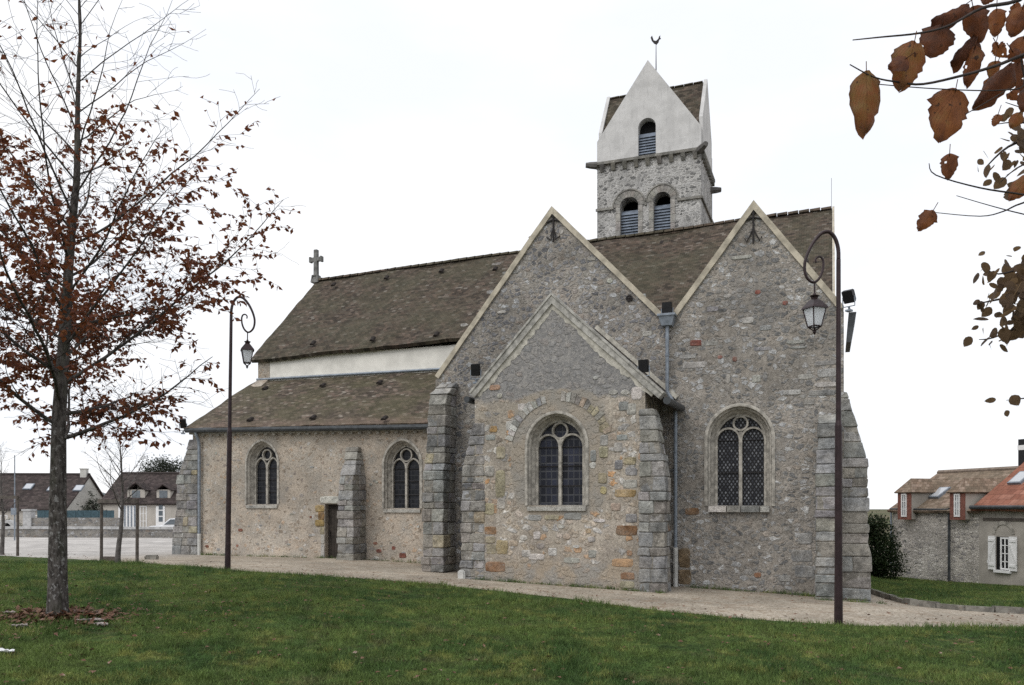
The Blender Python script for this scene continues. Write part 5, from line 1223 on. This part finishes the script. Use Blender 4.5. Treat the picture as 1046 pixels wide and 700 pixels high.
FARL = [([hub2, bow2] + tw([(1100, 150), (1060, 142), (1030, 150), (1006, 172)], D2), .03, .003), (tw([(1090, 160), (1046, 168), (1022, 186)], D2), .01, .002), (tw([(1075, 130), (1040, 125), (1018, 127)], D2), .008, .002),
        ([hub, bow2 + Vector((0, 0, -.8))] + tw([(1100, 290), (1050, 300), (1020, 306), (1000, 310)], D2), .03, .003), (tw([(1090, 320), (1046, 332), (1015, 345), (1000, 347)], D2), .012, .002), (tw([(1090, 260), (1050, 272), (1020, 280), (1003, 272)], D2), .012, .002), (tw([(1100, 400), (1046, 407), (1028, 409)], D2), .008, .0015)]
fp = []
for p, a, b in FARL:
    bm, sm = limb(p, a, b); opart('branch', bm, M['twig'], True); fp.append(sm)
for i in range(16):
    s0 = R.choice(FARL)[0][1 if i % 2 else 0]; cx_, cy_ = (1064, 303) if i % 3 else (1066, 150)
    e0 = atd(cx_ + R.gauss(0, 22), cy_ + R.gauss(0, 26), D2 + R.gauss(0, .2)); m0 = atd(1110, cy_ + R.gauss(0, 20), D2)
    bm, sm = limb([m0, m0.lerp(e0, .5) + Vector((0, 0, .06)), e0], .007, .002); opart('branch', bm, M['twig'], True)
P, D, Nn, Ls, Ws = [], [], [], [], []
def fleaf(p, l):
    P.append(p); D.append(Vector((R.gauss(0, .7), R.gauss(0, .7), -.6 + R.gauss(0, .5))).normalized()); Nn.append(Vector((R.gauss(0, 1), R.gauss(0, 1), R.gauss(0, 1))).normalized()); Ls.append(l); Ws.append(l * R.uniform(.6, .85))
for sm in fp:
    for a, b in zip(sm[6:], sm[7:]):
        for _ in range(3):
            if R.random() < .55: fleaf(a.lerp(b, R.random()) + Vector((R.gauss(0, .05), R.gauss(0, .05), R.gauss(0, .04))), R.uniform(.035, .075))
for px, py in [(1020, 127), (1029, 139), (1010, 172), (1024, 168), (1037, 172), (1027, 185), (1040, 195), (1043, 125), (1006, 272), (1004, 287), (1010, 294), (1011, 308), (1000, 310), (1004, 346), (1012, 348), (1022, 331), (1010, 331), (1022, 287), (1030, 281), (1026, 346), (1038, 330), (1033, 408)]: fleaf(atd(px, py - 4, D2 + R.gauss(0, .1)), R.uniform(.05, .085))
for _ in range(420):
    q = atd(1062 + R.gauss(0, 17), 303 + R.gauss(0, 24), D2 + R.gauss(0, .3)); fleaf(q, R.uniform(.05, .085))
for _ in range(110):
    q = atd(1064 + R.gauss(0, 18), 150 + R.gauss(0, 30), D2 + R.gauss(0, .3)); fleaf(q, R.uniform(.05, .085))
# limbs on the far side of this tree, away from the picture
cfo = dict(levels=2, step=(.3, .25, .12), wob=(.04, .07, .1), up=(.02, .03, 0), droop=(0, 1, 1), dens=(3.2, 4.5, 0), **{'from': (.25, .2, .1)}, ang=(lambda t: .9, lambda t: .8), len=(lambda t, l: l * .5, lambda t, l: .3), thin=(.5, .5, .5))
be, bf = NB(), NB(); le = []
for i, (hz0, dx, dy, dz) in enumerate(((2.6, 1, .2, .6), (3.1, .9, .9, .8), (3.5, .8, -.5, .9), (4.0, 1, .5, 1.2), (4.4, .6, .1, 1.6), (4.5, .5, 1, 1.3), (2.2, 1, -.4, .5))):
    q0 = tk[0] + Vector((.06, .03, hz0 + .2)); ex_, ey_ = camxy(dx, dy)
    grow(be, bf, R, q0, Vector((ex_, ey_, dz)), 2.2, .04, 0, le, cfo)
opart('branch', be, M['twig'], True); opart('twigs', bf, M['twig'])['kind'] = 'stuff'
for p_, d_ in le:
    if R.random() < .8: fleaf(p_, R.uniform(.05, .09))
cl_ = opart('leaf_cluster', round_leaves(P, D, Nn, Ls, Ws), M['far_leaf']); cl_['kind'] = 'stuff'
# the large near leaves: each a curled blade of its own
def near_leaf(px0, py0, px1, py1, wpx, d, curl, seed, turn=0.0):
    """from the stalk end (px0, py0) to the tip (px1, py1)"""
    p0, p1 = atd(px0, py0, d), atd(px1, py1, d + .01); ax = (p1 - p0); L_ = ax.length; ax.normalize(); rg = random.Random(seed)
    view = Vector((-ST, CT, 0)); sd = ax.cross(view).normalized(); sd = (Matrix.Rotation(turn, 3, ax) @ sd); nr = sd.cross(ax).normalized()
    W_ = wpx / FPX * d / max(.3, abs(math.cos(turn))); bm = NB(); uvl = bm.loops.layers.uv.new('UVMap'); n, m = 12, 8; g_ = []; uv = {}
    for j in range(n + 1):
        t = j / n; w_ = .52 * W_ * (math.sin(math.pi * min(1, t * .92 + .08) ** .62) ** .62) * (1.0 if t < .98 else .2); row = []
        for i in range(m + 1):
            s = 2 * i / m - 1
            ed = 1 + (.26 * mnoise.noise(Vector((j * .55, i * 2.0, seed))) + .05 * ((j % 2) - .5) * 2) * (abs(s) > .99)
            off = curl * L_ * (s * s * .5 * (1 + .8 * mnoise.noise(Vector((t * 2.5, s, seed)))) + .25 * (t - .4) ** 2) + L_ * .10 * mnoise.noise(Vector((t * 4, s * 2.5, seed + 9)))
            v = bm.verts.new(p0 + ax * (t * L_ + (-.06 * L_ * (1 - abs(s)) if j == 0 else .05 * L_ * mnoise.noise(Vector((s * 3, t, seed + 3))) * t)) + sd * (s * w_ * ed * (1 - .12 * abs(curl))) + nr * off); row.append(v); uv[v] = (s, t)
        g_.append(row)
    for j in range(n):
        for i in range(m):
            if rg.random() < .004 and 0 < i < m - 1 and j > 2: continue
            f = bm.faces.new((g_[j][i], g_[j][i + 1], g_[j + 1][i + 1], g_[j + 1][i]))
            for l in f.loops: l[uvl].uv = uv[l.vert]
    tube(bm, [p0 - ax * .02 - Vector((0, 0, -.008)), p0 + ax * .004], .0011, 5)
    opart('leaf', bm, M['near_leaf'], True)
NL = [(885, 75, 886, 134, 31, 2.0, .5, 1, .25), (934, 44, 922, 90, 35, 1.98, .45, 2, .1), (926, 60, 907, 67, 22, 1.97, .4, 22, .5), (962, 27, 952, 57, 34, 2.03, .4, 3, .2), (976, 93, 962, 144, 41, 2.02, .25, 4, .05), (970, 158, 968, 183, 15, 2.3, .5, 5, .5), (953, 216, 938, 234, 17, 2.28, .4, 6, .3),
      (988, 4, 951, 18, 12, 2.02, .6, 7, .9), (994, 8, 1003, 42, 22, 2.04, .5, 8, .5), (1018, 10, 1016, 36, 15, 2.1, .5, 9, .6), (994, 37, 970, 62, 15, 2.06, .7, 10, .8), (996, 48, 984, 84, 14, 2.05, .6, 11, .7), (1032, 66, 994, 106, 22, 2.02, .55, 12, .5), (1045, 8, 1034, 36, 22, 2.05, .4, 13, .3),
      (1040, 64, 1032, 90, 18, 2.1, .5, 14, .4), (1046, 38, 1038, 62, 20, 2.12, .5, 15, .5), (1050, 180, 1032, 203, 18, 2.4, .4, 16, .4), (1012, -8, 1004, 4, 14, 2.1, .4, 17, .4), (1058, 90, 1044, 112, 22, 2.2, .4, 18, .2), (1060, 0, 1056, 30, 24, 2.1, .4, 19, .3)]
for i in range(14):
    x_, y_ = 1046 - abs(R.gauss(0, 26)), R.uniform(-4, 118); l_ = R.uniform(9, 18); an = R.uniform(-.9, .9)
    NL.append((x_, y_, x_ + l_ * math.sin(an), y_ + l_ * math.cos(an), l_ * R.uniform(.5, .8), R.uniform(2.05, 2.5), R.uniform(.3, .7), 40 + i, R.uniform(.1, .9)))
for q in NL: near_leaf(*q)

# ------------------------------------------------------------------ left background: square, walls, houses
def cam_line_thing(name, label, cat, pa, pb, build, group=None):
    a, b = Vector((*pa, 0)), Vector((*pb, 0)); d = b - a
    t = thing(name, label, cat, (a.x, a.y, 0), math.atan2(d.y, d.x), group); build(t, d.length); return t
def camp(px, d): return camxy((px - CX) / FPX * d, d)
def zd(py, d): return EYE + (HZ - py) / FPX * d
def lowwall(t, L_):
    bm = NB(); box(bm, 0, L_, 0, .3, -.6, zd(540.5, 44)); obj('wall_body', bm, M['park_wall'], t)
    bm = NB()
    for i in range(int(L_ / .9) + 1): box(bm, i * .9, min(L_, i * .9 + .89), -.05, .35, zd(540.5, 44), zd(538, 44)); 
    obj('wall_cap', bm, M['wall_cap'], t)
cam_line_thing('low_wall', 'low grey stone wall with pale capping along the far side of the gravel square', 'wall', camp(-160, 45), camp(215, 43), lowwall)
def backwall(t, L_):
    bm = NB(); box(bm, 0, L_, 0, .25, -1, zd(529, 52)); obj('wall_body', bm, M['park_wall'], t)
    bm = NB(); box(bm, -.4, .1, -.12, .38, -1, zd(522, 52)); box(bm, -.46, .16, -.18, .44, zd(522, 52), zd(521, 52) + .05); obj('gate_pillar', bm, M['wall_cap'], t)
cam_line_thing('garden_wall', 'grey garden wall with a gate pillar in front of the brown roofed house', 'wall', camp(31, 52), camp(122, 52), backwall)
def fence(t, L_):
    bm = NB(); n = int(L_ / .5)
    for i in range(n): box(bm, i * .5, i * .5 + .48, 0, .04, -.5, zd(521.5, 54))
    obj('fence_panel', bm, M['teal'], t)
cam_line_thing('fence', 'teal panel fence behind the grey garden wall', 'fence', camp(38, 54), camp(118, 54), fence)
def house(name, label, origin, rz, L_, W_, zb, ze, zr, wall, rf, hip=0.0, over=.25, extra=None, gable=None, nu=24):
    t = thing(name, label, 'house', (origin[0], origin[1], zb), rz); e, r = ze - zb, zr - zb
    bm = NB(); box(bm, 0, L_, 0, .3, -1, e); box(bm, 0, L_, W_ - .3, W_, -1, e); obj('wall', bm, M[wall], t)
    for x in (0, L_ - .3):
        bm = NB(); slab(bm, [(.302, -1), (W_ - .302, -1), (W_ - .302, e + (r - e) * .6 / W_ - .1), (W_ / 2, r - .12), (.302, e + (r - e) * .6 / W_ - .1)], [], x + .001, x + .299, 'X'); obj('gable', bm, M[gable or wall], t)
    bm = NB(); k = (r - e) / (W_ / 2)
    roof(bm, (-over * .6, -over, e - over * k + .06), (L_ + over * .6, -over, e - over * k + .06), (L_ + over * .6, W_ / 2, r), (-over * .6, W_ / 2, r), .1, nu, 8, .03, L_)
    roof(bm, (L_ + over * .6, W_ + over, e - over * k + .06), (-over * .6, W_ + over, e - over * k + .06), (-over * .6, W_ / 2, r), (L_ + over * .6, W_ / 2, r), .1, 8, 4, .02, L_ + 1)
    rfo = obj('roof', bm, M[rf], t)
    bm = NB(); tube(bm, [(-.1, W_ / 2, r), (L_ + .1, W_ / 2, r)], .12, 6); obj('ridge_tiles', bm, M['brick'] if rf == 'red_roof' else M['twig'] if rf == 'far_roof' else plain('ridge_cap', (.2, .16, .13), .9), rfo)
    if extra: extra(t, rfo, e, r, k)
    return t
def local_window(t, x, z0, w_, h_, y=-.02, shutters=False, mat='white_paint', nx=2, nz=3, blue=False):
    bm = NB(); f = .06
    box(bm, x, x + w_, y, y + .06, z0, z0 + f); box(bm, x, x + w_, y, y + .06, z0 + h_ - f, z0 + h_); box(bm, x, x + f, y, y + .06, z0 + f, z0 + h_ - f); box(bm, x + w_ - f, x + w_, y, y + .06, z0 + f, z0 + h_ - f)
    for i in range(1, nx): q = x + w_ * i / nx; box(bm, q - .025, q + .025, y + .005, y + .05, z0 + f, z0 + h_ - f)
    for i in range(1, nz): q = z0 + h_ * i / nz; box(bm, x + f, x + w_ - f, y + .008, y + .045, q - .015, q + .015)
    o = obj('window', bm, M[mat], t); bm = NB(); box(bm, x + .02, x + w_ - .02, y + .03, y + .04, z0 + .02, z0 + h_ - .02); obj('pane', bm, M['pane'], o); return o
def skyl(rfo, x, s, w_, l_, k, e, over=0):
    """skylight on the front slope: x along, s metres up the slope from the eaves line"""
    c = 1 / math.sqrt(1 + k * k); n = Vector((0, -k * c, c)); up = Vector((0, c, k * c)); o = Vector((x, 0, e + .06)) + up * s
    q = lambda a, b, h: o + Vector((a, 0, 0)) + up * b + n * h
    bm = NB(); hexa(bm, [q(0, 0, -.02), q(w_, 0, -.02), q(w_, l_, -.02), q(0, l_, -.02), q(0, 0, .08), q(w_, 0, .08), q(w_, l_, .08), q(0, l_, .08)]); f = obj('skylight', bm, M['zinc'], rfo.parent)
    bm = NB(); hexa(bm, [q(.06, .06, .075), q(w_ - .06, .06, .075), q(w_ - .06, l_ - .06, .075), q(.06, l_ - .06, .075), q(.06, .06, .09), q(w_ - .06, .06, .09), q(w_ - .06, l_ - .06, .09), q(.06, l_ - .06, .09)]); obj('pane', bm, M['skylight'], f)
def houseA(t, rfo, e, r, k):
    S = lambda px: (px + 118) / FPX * 60
    for px, s in ((5, 2.3), (31, 2.1), (58, 2.1)): skyl(rfo, S(px), s, .62, .75, k, e)
    bm = NB(); box(bm, S(58) - .22, S(58) + .22, 3.4, 3.85, r - .8, r + .4); box(bm, S(58) - .26, S(58) + .26, 3.36, 3.89, r + .4, r + .47); obj('chimney', bm, M['pale_wall'], rfo)
    for px in (-60, -10, 24): local_window(t, S(px), .5, 1.0, 1.2)
house('house', 'long low house with brown tiled roof and skylights behind the trunk at far left', camp(-118, 60), TH + .05, 12.7, 7.5, -.4, zd(519, 60), zd(485, 64.5), 'cream_wall', 'far_roof', extra=houseA, gable='pale_wall')
def dormer(t, x, w_, z0, h_, k, e, front=.0, mat='cream_wall', cheek='cream_wall', rfm='far_roof', deep=1.8, hip=False):
    bm = NB(); box(bm, x, x + w_, front, front + deep, z0, z0 + h_); o = obj('dormer', bm, M[mat], t)
    bm = NB(); xm_ = x + w_ / 2; pk = z0 + h_ + w_ * (.75 if hip else .42); fb = front - .14
    apex_f = front + (.42 * w_ if hip else -.14)
    roof(bm, (x - .12, front + deep + .9, z0 + h_ - .04), (x - .12, fb, z0 + h_ - .04), (xm_, apex_f, pk), (xm_, front + deep + .9, pk), .06, 4, 4, .01, x)
    roof(bm, (x + w_ + .12, fb, z0 + h_ - .04), (x + w_ + .12, front + deep + .9, z0 + h_ - .04), (xm_, front + deep + .9, pk), (xm_, apex_f, pk), .06, 4, 4, .01, x + 2)
    if hip: roof(bm, (x - .12, fb, z0 + h_ - .04), (x + w_ + .12, fb, z0 + h_ - .04), (xm_ + .01, apex_f, pk), (xm_ - .01, apex_f, pk), .06, 4, 4, .005, x + 4)
    obj('dormer_roof', bm, M[rfm], o); return o
def houseB(t, rfo, e, r, k):
    S = lambda px: (px - 104) / FPX * 62; zz = lambda py: zd(py, 62) - 0 - t.location.z
    bm = NB(); box(bm, S(121), S(141), -.05, .02, zz(546), zz(516.5)); gd = obj('garage_door', bm, M['white_paint'], t)
    bm = NB()
    for i in range(1, 6): x = S(121) + (S(141) - S(121)) * i / 6; box(bm, x - .05, x + .05, -.075, -.051, zz(545), zz(517))
    obj('glazing_bar', bm, M['zinc'], gd)
    local_window(t, S(142.5), zz(540), S(149.5) - S(142.5), zz(517) - zz(540))
    bm = NB(); box(bm, S(159), S(168), -.05, .02, zz(546), zz(517)); d_ = obj('door', bm, M['white_paint'], t)
    bm = NB()
    for i in range(3): box(bm, S(162), S(166), -.07, -.051, zz(533) + i * .45, zz(533) + i * .45 + .36)
    obj('pane', bm, M['pane'], d_)
    for a, b in ((127, 145), (157, 171)):
        o = dormer(t, S(a), S(b) - S(a), zz(510), .72, k, e, .45)
        bm = NB(); box(bm, S((a + b) / 2) - .3, S((a + b) / 2) + .3, .43, .446, zz(510) + .1, zz(510) + .66); obj('pane', bm, M['pane'], o)
house('house', 'house with dormers and white doors seen past the church west corner', camp(104, 62), TH + .02, 8.6, 7, -.4, zd(513, 62), zd(484, 66), 'cream_wall', 'far_roof', extra=houseB)
# parked car beyond the wall and the arched stone trough
def parked_car(o, rz, label):
    t = thing('parked_car', label, 'car', o, rz); prof = [(0, .35), (.05, .75), (.5, .88), (1.25, .95), (1.75, 1.38), (2.9, 1.42), (3.6, 1.02), (3.95, .95), (4.0, .4), (3.6, .28), (.4, .28)]
    bm = NB(); slab(bm, prof, [], -.8, .8); bmesh.ops.bevel(bm, geom=[e for e in bm.edges if abs(e.verts[0].co.y - e.verts[1].co.y) < .01], offset=.06, segments=2, affect='EDGES'); obj('body', bm, M['car_paint'], t)
    for y in (-.825, .775):
        bm = NB(); slab(bm, [(1.4, .98), (1.82, 1.32), (2.85, 1.35), (3.4, 1.0)], [], y, y + .05); obj('window', bm, M['pane'], t)
    bm = NB(); hexa(bm, [(1.27, -.7, .97), (1.27, .7, .97), (1.33, .7, .97), (1.33, -.7, .97), (1.66, -.62, 1.345), (1.66, .62, 1.345), (1.7, .62, 1.345), (1.7, -.62, 1.345)]); obj('windscreen', bm, M['pane'], t)
    for x in (.8, 3.2):
        for y in (-.84, .64):
            bm = NB(); tube(bm, [(x, y, .3), (x, y + .2, .3)], .3, 16); w_ = obj('wheel', bm, M['black'], t); bm = NB(); tube(bm, [(x, y - .01, .3), (x, y + .21, .3)], .18, 12); obj('rim', bm, M['zinc'], w_)
    for y in (-.6, .35): bm = NB(); box(bm, -.03, .04, y, y + .25, .58, .7); obj('headlight', bm, M['skylight'], t)
    return t
c_ = camp(149, 56); parked_car((c_[0], c_[1], zd(541.2, 56) - .62), TH + .12, 'white car parked beyond the low wall before the house with dormers')
p = ground_at(8.5, 546.5); tr_ = thing('stone_trough', 'small grey arched stone niche beside the low wall at far left', 'stone niche', p, TH)
bm = NB(); hs = arch(0, .12, .42, .26, .27, 0, 8); slab(bm, [(-.42, -.1), (.42, -.1), (.42, .5)] + [(.42 * math.cos(math.pi * i / 8), .5 + .36 * math.sin(math.pi * i / 8)) for i in range(1, 8)] + [(-.42, .5)], [hs], -.2, .2); obj('arch', bm, M['wall_cap'], tr_)
bm = NB(); box(bm, -.3, .3, .12, .19, .1, .75); obj('back_panel', bm, M['black'], tr_)
q = Vector((*camp(15, 40), 0)); bm = NB(); zb = gz(q.x, q.y); tube(bm, [(0, 0, -.2), (0, 0, zd(465, 40) - zb)], [.035, .022], 6); box(bm, -.16, .16, -.08, .08, zd(526, 40) - zb, zd(519, 40) - zb); o = obj('thin_pole', bm, M['zinc']); o.location = (q.x, q.y, zb); prop(o, 'thin metal pole with a small box standing on the gravel square', 'pole')

# ------------------------------------------------------------------ bushes and background trees
def leafy(name, label, cat, base, lobes, n, lmin, lmax, mat, seed, group=None, trunk=None):
    """crown of many leaf faces gathered in uneven clumps round a few limbs"""
    R = random.Random(seed); t = thing(name, label, cat, base, 0, group); P, D, Nn, Ls, Ws = [], [], [], [], []
    bm = NB()
    for (x, y, z, rx, rz_) in lobes:
        tube(bm, [(x * .1, y * .1, -.2), (x * .5, y * .5, z * .55), (x, y, z)], [.09, .06, .02], 6)
    obj('trunk', bm, M['twig'], t)
    tot = sum(l[3] * l[3] * l[4] for l in lobes)
    for (x, y, z, rx, rz_) in lobes:
        k = int(n * rx * rx * rz_ / tot); cl = []
        for _ in range(max(6, k // 28)):
            d = Vector((R.gauss(0, 1), R.gauss(0, 1), R.gauss(0, 1))).normalized() * R.random() ** .35; cl.append(Vector((x + d.x * rx, y + d.y * rx, z + d.z * rz_)))
        for i in range(k):
            c = R.choice(cl); s = rx * .2; p = c + Vector((R.gauss(0, s), R.gauss(0, s), R.gauss(0, s * .8)))
            if p.z < .02: continue
            P.append(p); D.append(Vector((R.gauss(0, 1), R.gauss(0, 1), R.gauss(0, .8))).normalized()); Nn.append(Vector((R.gauss(0, .7), R.gauss(0, .7), 1)).normalized()); l = R.uniform(lmin, lmax); Ls.append(l); Ws.append(l * .55)
    obj('crown', leaf_mesh(P, D, Nn, Ls, Ws, .2), M[mat], t)
bc = Vector((*camp(898, 34), 0)); bc.z = gz(bc.x, bc.y) - .05
leafy('bush', 'dark green bush between the right buttress and the stone house', 'bush', bc, [(0, 0, 1.0, .85, 1.0), (-.6, .2, .7, .8, .8), (.3, -.1, .6, .55, .7), (-.25, 0, 2.3, .55, .65), (.05, 0, 1.7, .6, .8), (-.8, .3, 2.1, .6, .7)], 13000, .07, .14, 'bush_leaf', 3)
bc = Vector((*camp(158, 85), -1)); leafy('background_tree', 'dark round tree behind the house with dormers', 'tree', bc, [(0, 0, 6.6, 1.9, 1.3), (1.4, 0, 6.9, 1.6, 1.1), (-1.2, .4, 6.2, 1.2, .9), (2.6, 0, 6.5, 1.5, 1.1), (3.4, 0, 5.8, 1.6, 1.1), (1, 0, 5.4, 2.6, 1.2)], 9000, .12, .26, 'conifer_leaf', 4)
bc = Vector((*camp(95, 57), -.4)); leafy('background_tree', 'small dark conifer beside the white gable of the long house', 'tree', bc, [(0, 0, 1.1, .95, .9), (0, 0, 2.0, .7, .7), (0, 0, 2.9, .4, .6)], 3500, .08, .16, 'conifer_leaf', 5)
bc = Vector((*camp(12, 54), -.4)); leafy('bush', 'low garden bush left of the gate pillar', 'bush', bc, [(0, 0, .9, .9, .6), (-1.3, 0, .9, .9, .6), (1.0, 0, .8, .5, .5), (-2.8, 0, 1.0, .9, .7)], 3500, .07, .14, 'bush_leaf', 6)
# low far hill with woods
bm = NB(); g_ = []
for i in range(60):
    x = -520 + 700 * i / 59; h = 13 + 9 * mnoise.noise(Vector((i * .17, 0, 3))); h *= ss(i, 0, 4) * (1 - .75 * ss(i, 24, 40))
    u0, v0 = camxy(x, 420); u1, v1 = camxy(x, 470); u2, v2 = camxy(x, 620); g_.append([bm.verts.new((u0, v0, -12)), bm.verts.new((u1, v1, max(.5, h + 1.5 * mnoise.noise(Vector((i * 1.3, 2, 2)))) - 2)), bm.verts.new((u2, v2, -12))])
for a, b in zip(g_, g_[1:]):
    for r in range(2): bm.faces.new((a[r], b[r], b[r + 1], a[r + 1]))
prop(obj('hills', bm, M['hill'], smooth=True), kind='structure')

# ------------------------------------------------------------------ right houses
PA, PB = Vector((*camxy(16.93, 37), 0)), Vector((*camxy(18.24, 32.5), 0))
hd = (PB - PA).normalized(); ang = math.atan2(hd.y, hd.x); L1 = (PB - PA).length
dep = lambda px: None
def along(px):                                          # distance along the front line seen at column px
    r = ray(px, HZ); a = PA; M2 = np.array([[r.x, -hd.x], [r.y, -hd.y]]); s = np.linalg.solve(M2, np.array([a.x, a.y])); return s[1], s[0]
def along_in(px, off):
    q = PA + Vector((-hd.y, hd.x, 0)) * off; r = ray(px, HZ); M2 = np.array([[r.x, -hd.x], [r.y, -hd.y]]); return np.linalg.solve(M2, np.array([q.x, q.y]))[1]
zb_ = -1.0
def zfront(px, py): s, t = along(px); return EYE + (HZ - py) / FPX * t
ze_ = (zfront(915, 521) + zfront(985, 519.5)) / 2
Wd = 5.2
# ridge height from the photo: ridge end seen at (953, 482)
rp_ = PA + Vector((-hd.y, hd.x, 0)) * Wd / 2; drp = (Matrix.Rotation(-TH, 3, 'Z') @ rp_).y; zr_ = EYE + (HZ - 483) / FPX * drp
def houseC(t, rfo, e, r, k):
    o = t.location.z
    for px, a, b in ((931, 925, 934), (984, 979, 989)):
        s0, s1 = along(a)[0], along(b)[0]; zt, zbm = zfront(px, 504.5) - o, zfront(px, 528) - o
        d_ = dormer(t, s0 - .12, s1 - s0 + .24, zbm - .1, zt - zbm + .2, k, e, -.26, 'house_plaster', 'brick', 'stone_house_roof', 2.4, True)
        w_ = local_window(t, s0 + .1, zbm, s1 - s0 - .2, zt - zbm, -.33, nx=2, nz=3)
        bm = NB(); z0_, z1_ = zbm - .12, zt + .1
        for x0, x1, q0, q1 in ((s0 - .13, s0 + .1, z0_, z1_), (s1 - .1, s1 + .13, z0_, z1_), (s0 + .102, s1 - .102, z0_, zbm - .002), (s0 + .102, s1 - .102, zt + .002, z1_)): box(bm, x0, x1, -.30, -.262, q0, q1)
        obj('brick_surround', bm, M['brick'], d_)
    skyl(rfo, along_in(951, .8), .75, .6, .8, k, e)
    s = along(971)[0]; bm = NB(); tube(bm, [(s, -.08, e + .05), (s, -.08, -.2)], .05, 8); tube(bm, [(.0, -.12, e + .0), (s, -.12, e - .02)], .05, 6); obj('downpipe', bm, M['dark_zinc'], t)
    bm = NB(); tube(bm, [(.02, -.1, e), (.02, -.1, -.2)], .045, 8); obj('downpipe', bm, M['zinc'], t)
house('stone_house', 'rubble stone house with red brick dormers right of the church', (PA.x, PA.y), ang, L1, Wd, zb_, ze_, zr_, 'house_stone', 'stone_house_roof', over=.2, extra=houseC, nu=16)
L2 = 7.5; ze2 = zfront(1010, 517.5)
def houseD(t, rfo, e, r, k):
    o = t.location.z; S = lambda px: along(px)[0] - L1 - .002
    x0, x1 = S(1018.5), S(1032); z0, z1 = zfront(1025, 582) - o, zfront(1025, 549) - o
    bm = NB(); box(bm, x0 - .02, x1 + .02, -.004, .1, z0 - .02, z1 + .02); obj('window_shade_panel', bm, M['void_shade'], t)  # near-black board just proud of the wall, painted shade of the window opening
    w_ = local_window(t, x0 + .28 * (x1 - x0), z0, (x1 - x0) * .70, z1 - z0, -.03, nx=2, nz=4)
    bm = NB(); box(bm, x0 - .06, x1 + .06, -.12, -.006, z0 - .12, z0 - .02); obj('sill', bm, M['white_paint'], t)
    for a, b, rz in ((1011, 1018, 1), (1032.5, 1040, -1)):
        xa, xb = S(a), S(b); bm = NB(); box(bm, xa, xb, -.09, -.045, z0 - .02, z1 + .04)
        for zz in (z0 + .12, z1 - .16): box(bm, xa + .02, xb - .02, -.115, -.091, zz, zz + .09)
        for i in range(10):
            q = i / 10; box(bm, xa + (xb - xa) * (q if rz > 0 else 1 - q) - .02, xa + (xb - xa) * (q if rz > 0 else 1 - q) + .04, -.113, -.0915, z0 + .22 + (z1 - z0 - .42) * q, z0 + .22 + (z1 - z0 - .42) * (q + .12))
        obj('shutter', bm, M['white_paint'], t)
    xm_ = (x0 + x1) / 2; bm = NB(); bar(bm, [(xm_ + (x1 - x0) * .62 * math.cos(math.pi - math.pi * i / 10), z1 + .12 + (x1 - x0) * .62 * math.sin(math.pi - math.pi * i / 10)) for i in range(11)], -.0, .14, -.03, .02); obj('blind_arch', bm, M['window_stone'], t)
    bm = NB(); box(bm, .2, L2, -.03, .02, zfront(1010, 532) - o, zfront(1010, 529) - o); obj('band_course', bm, M['stake'], t)
    skyl(rfo, along_in(1032, 1.2) - L1, 1.3, .6, .8, k, e)
    bm = NB(); tube(bm, [(-.1, -.32, e - .08), (L2 + .2, -.32, e - .08)], .075, 8); obj('gutter', bm, M['dark_zinc'], t)
    s = S(1000); bm = NB(); c0 = along_in(1040, Wd * .62) - L1 - 1.1; box(bm, c0 + 1.1, c0 + 1.5, Wd * .62, Wd * .62 + .45, r - .8, r + .55); ck = obj('chimney', bm, M['black'], rfo); bm = NB(); box(bm, c0 + 1.08, c0 + 1.52, Wd * .62 - .02, Wd * .62 + .47, r + .1, r + .3); obj('chimney_band', bm, M['white_paint'], ck)
po = PB + hd * .002
house('rendered_house', 'grey rendered house with orange red tile roof and white shutters at the right edge', (po.x, po.y), ang, L2, Wd + 1.0, zb_, ze2 + .05, zr_ + .7, 'house_plaster', 'red_roof', over=.28, extra=houseD, nu=16)
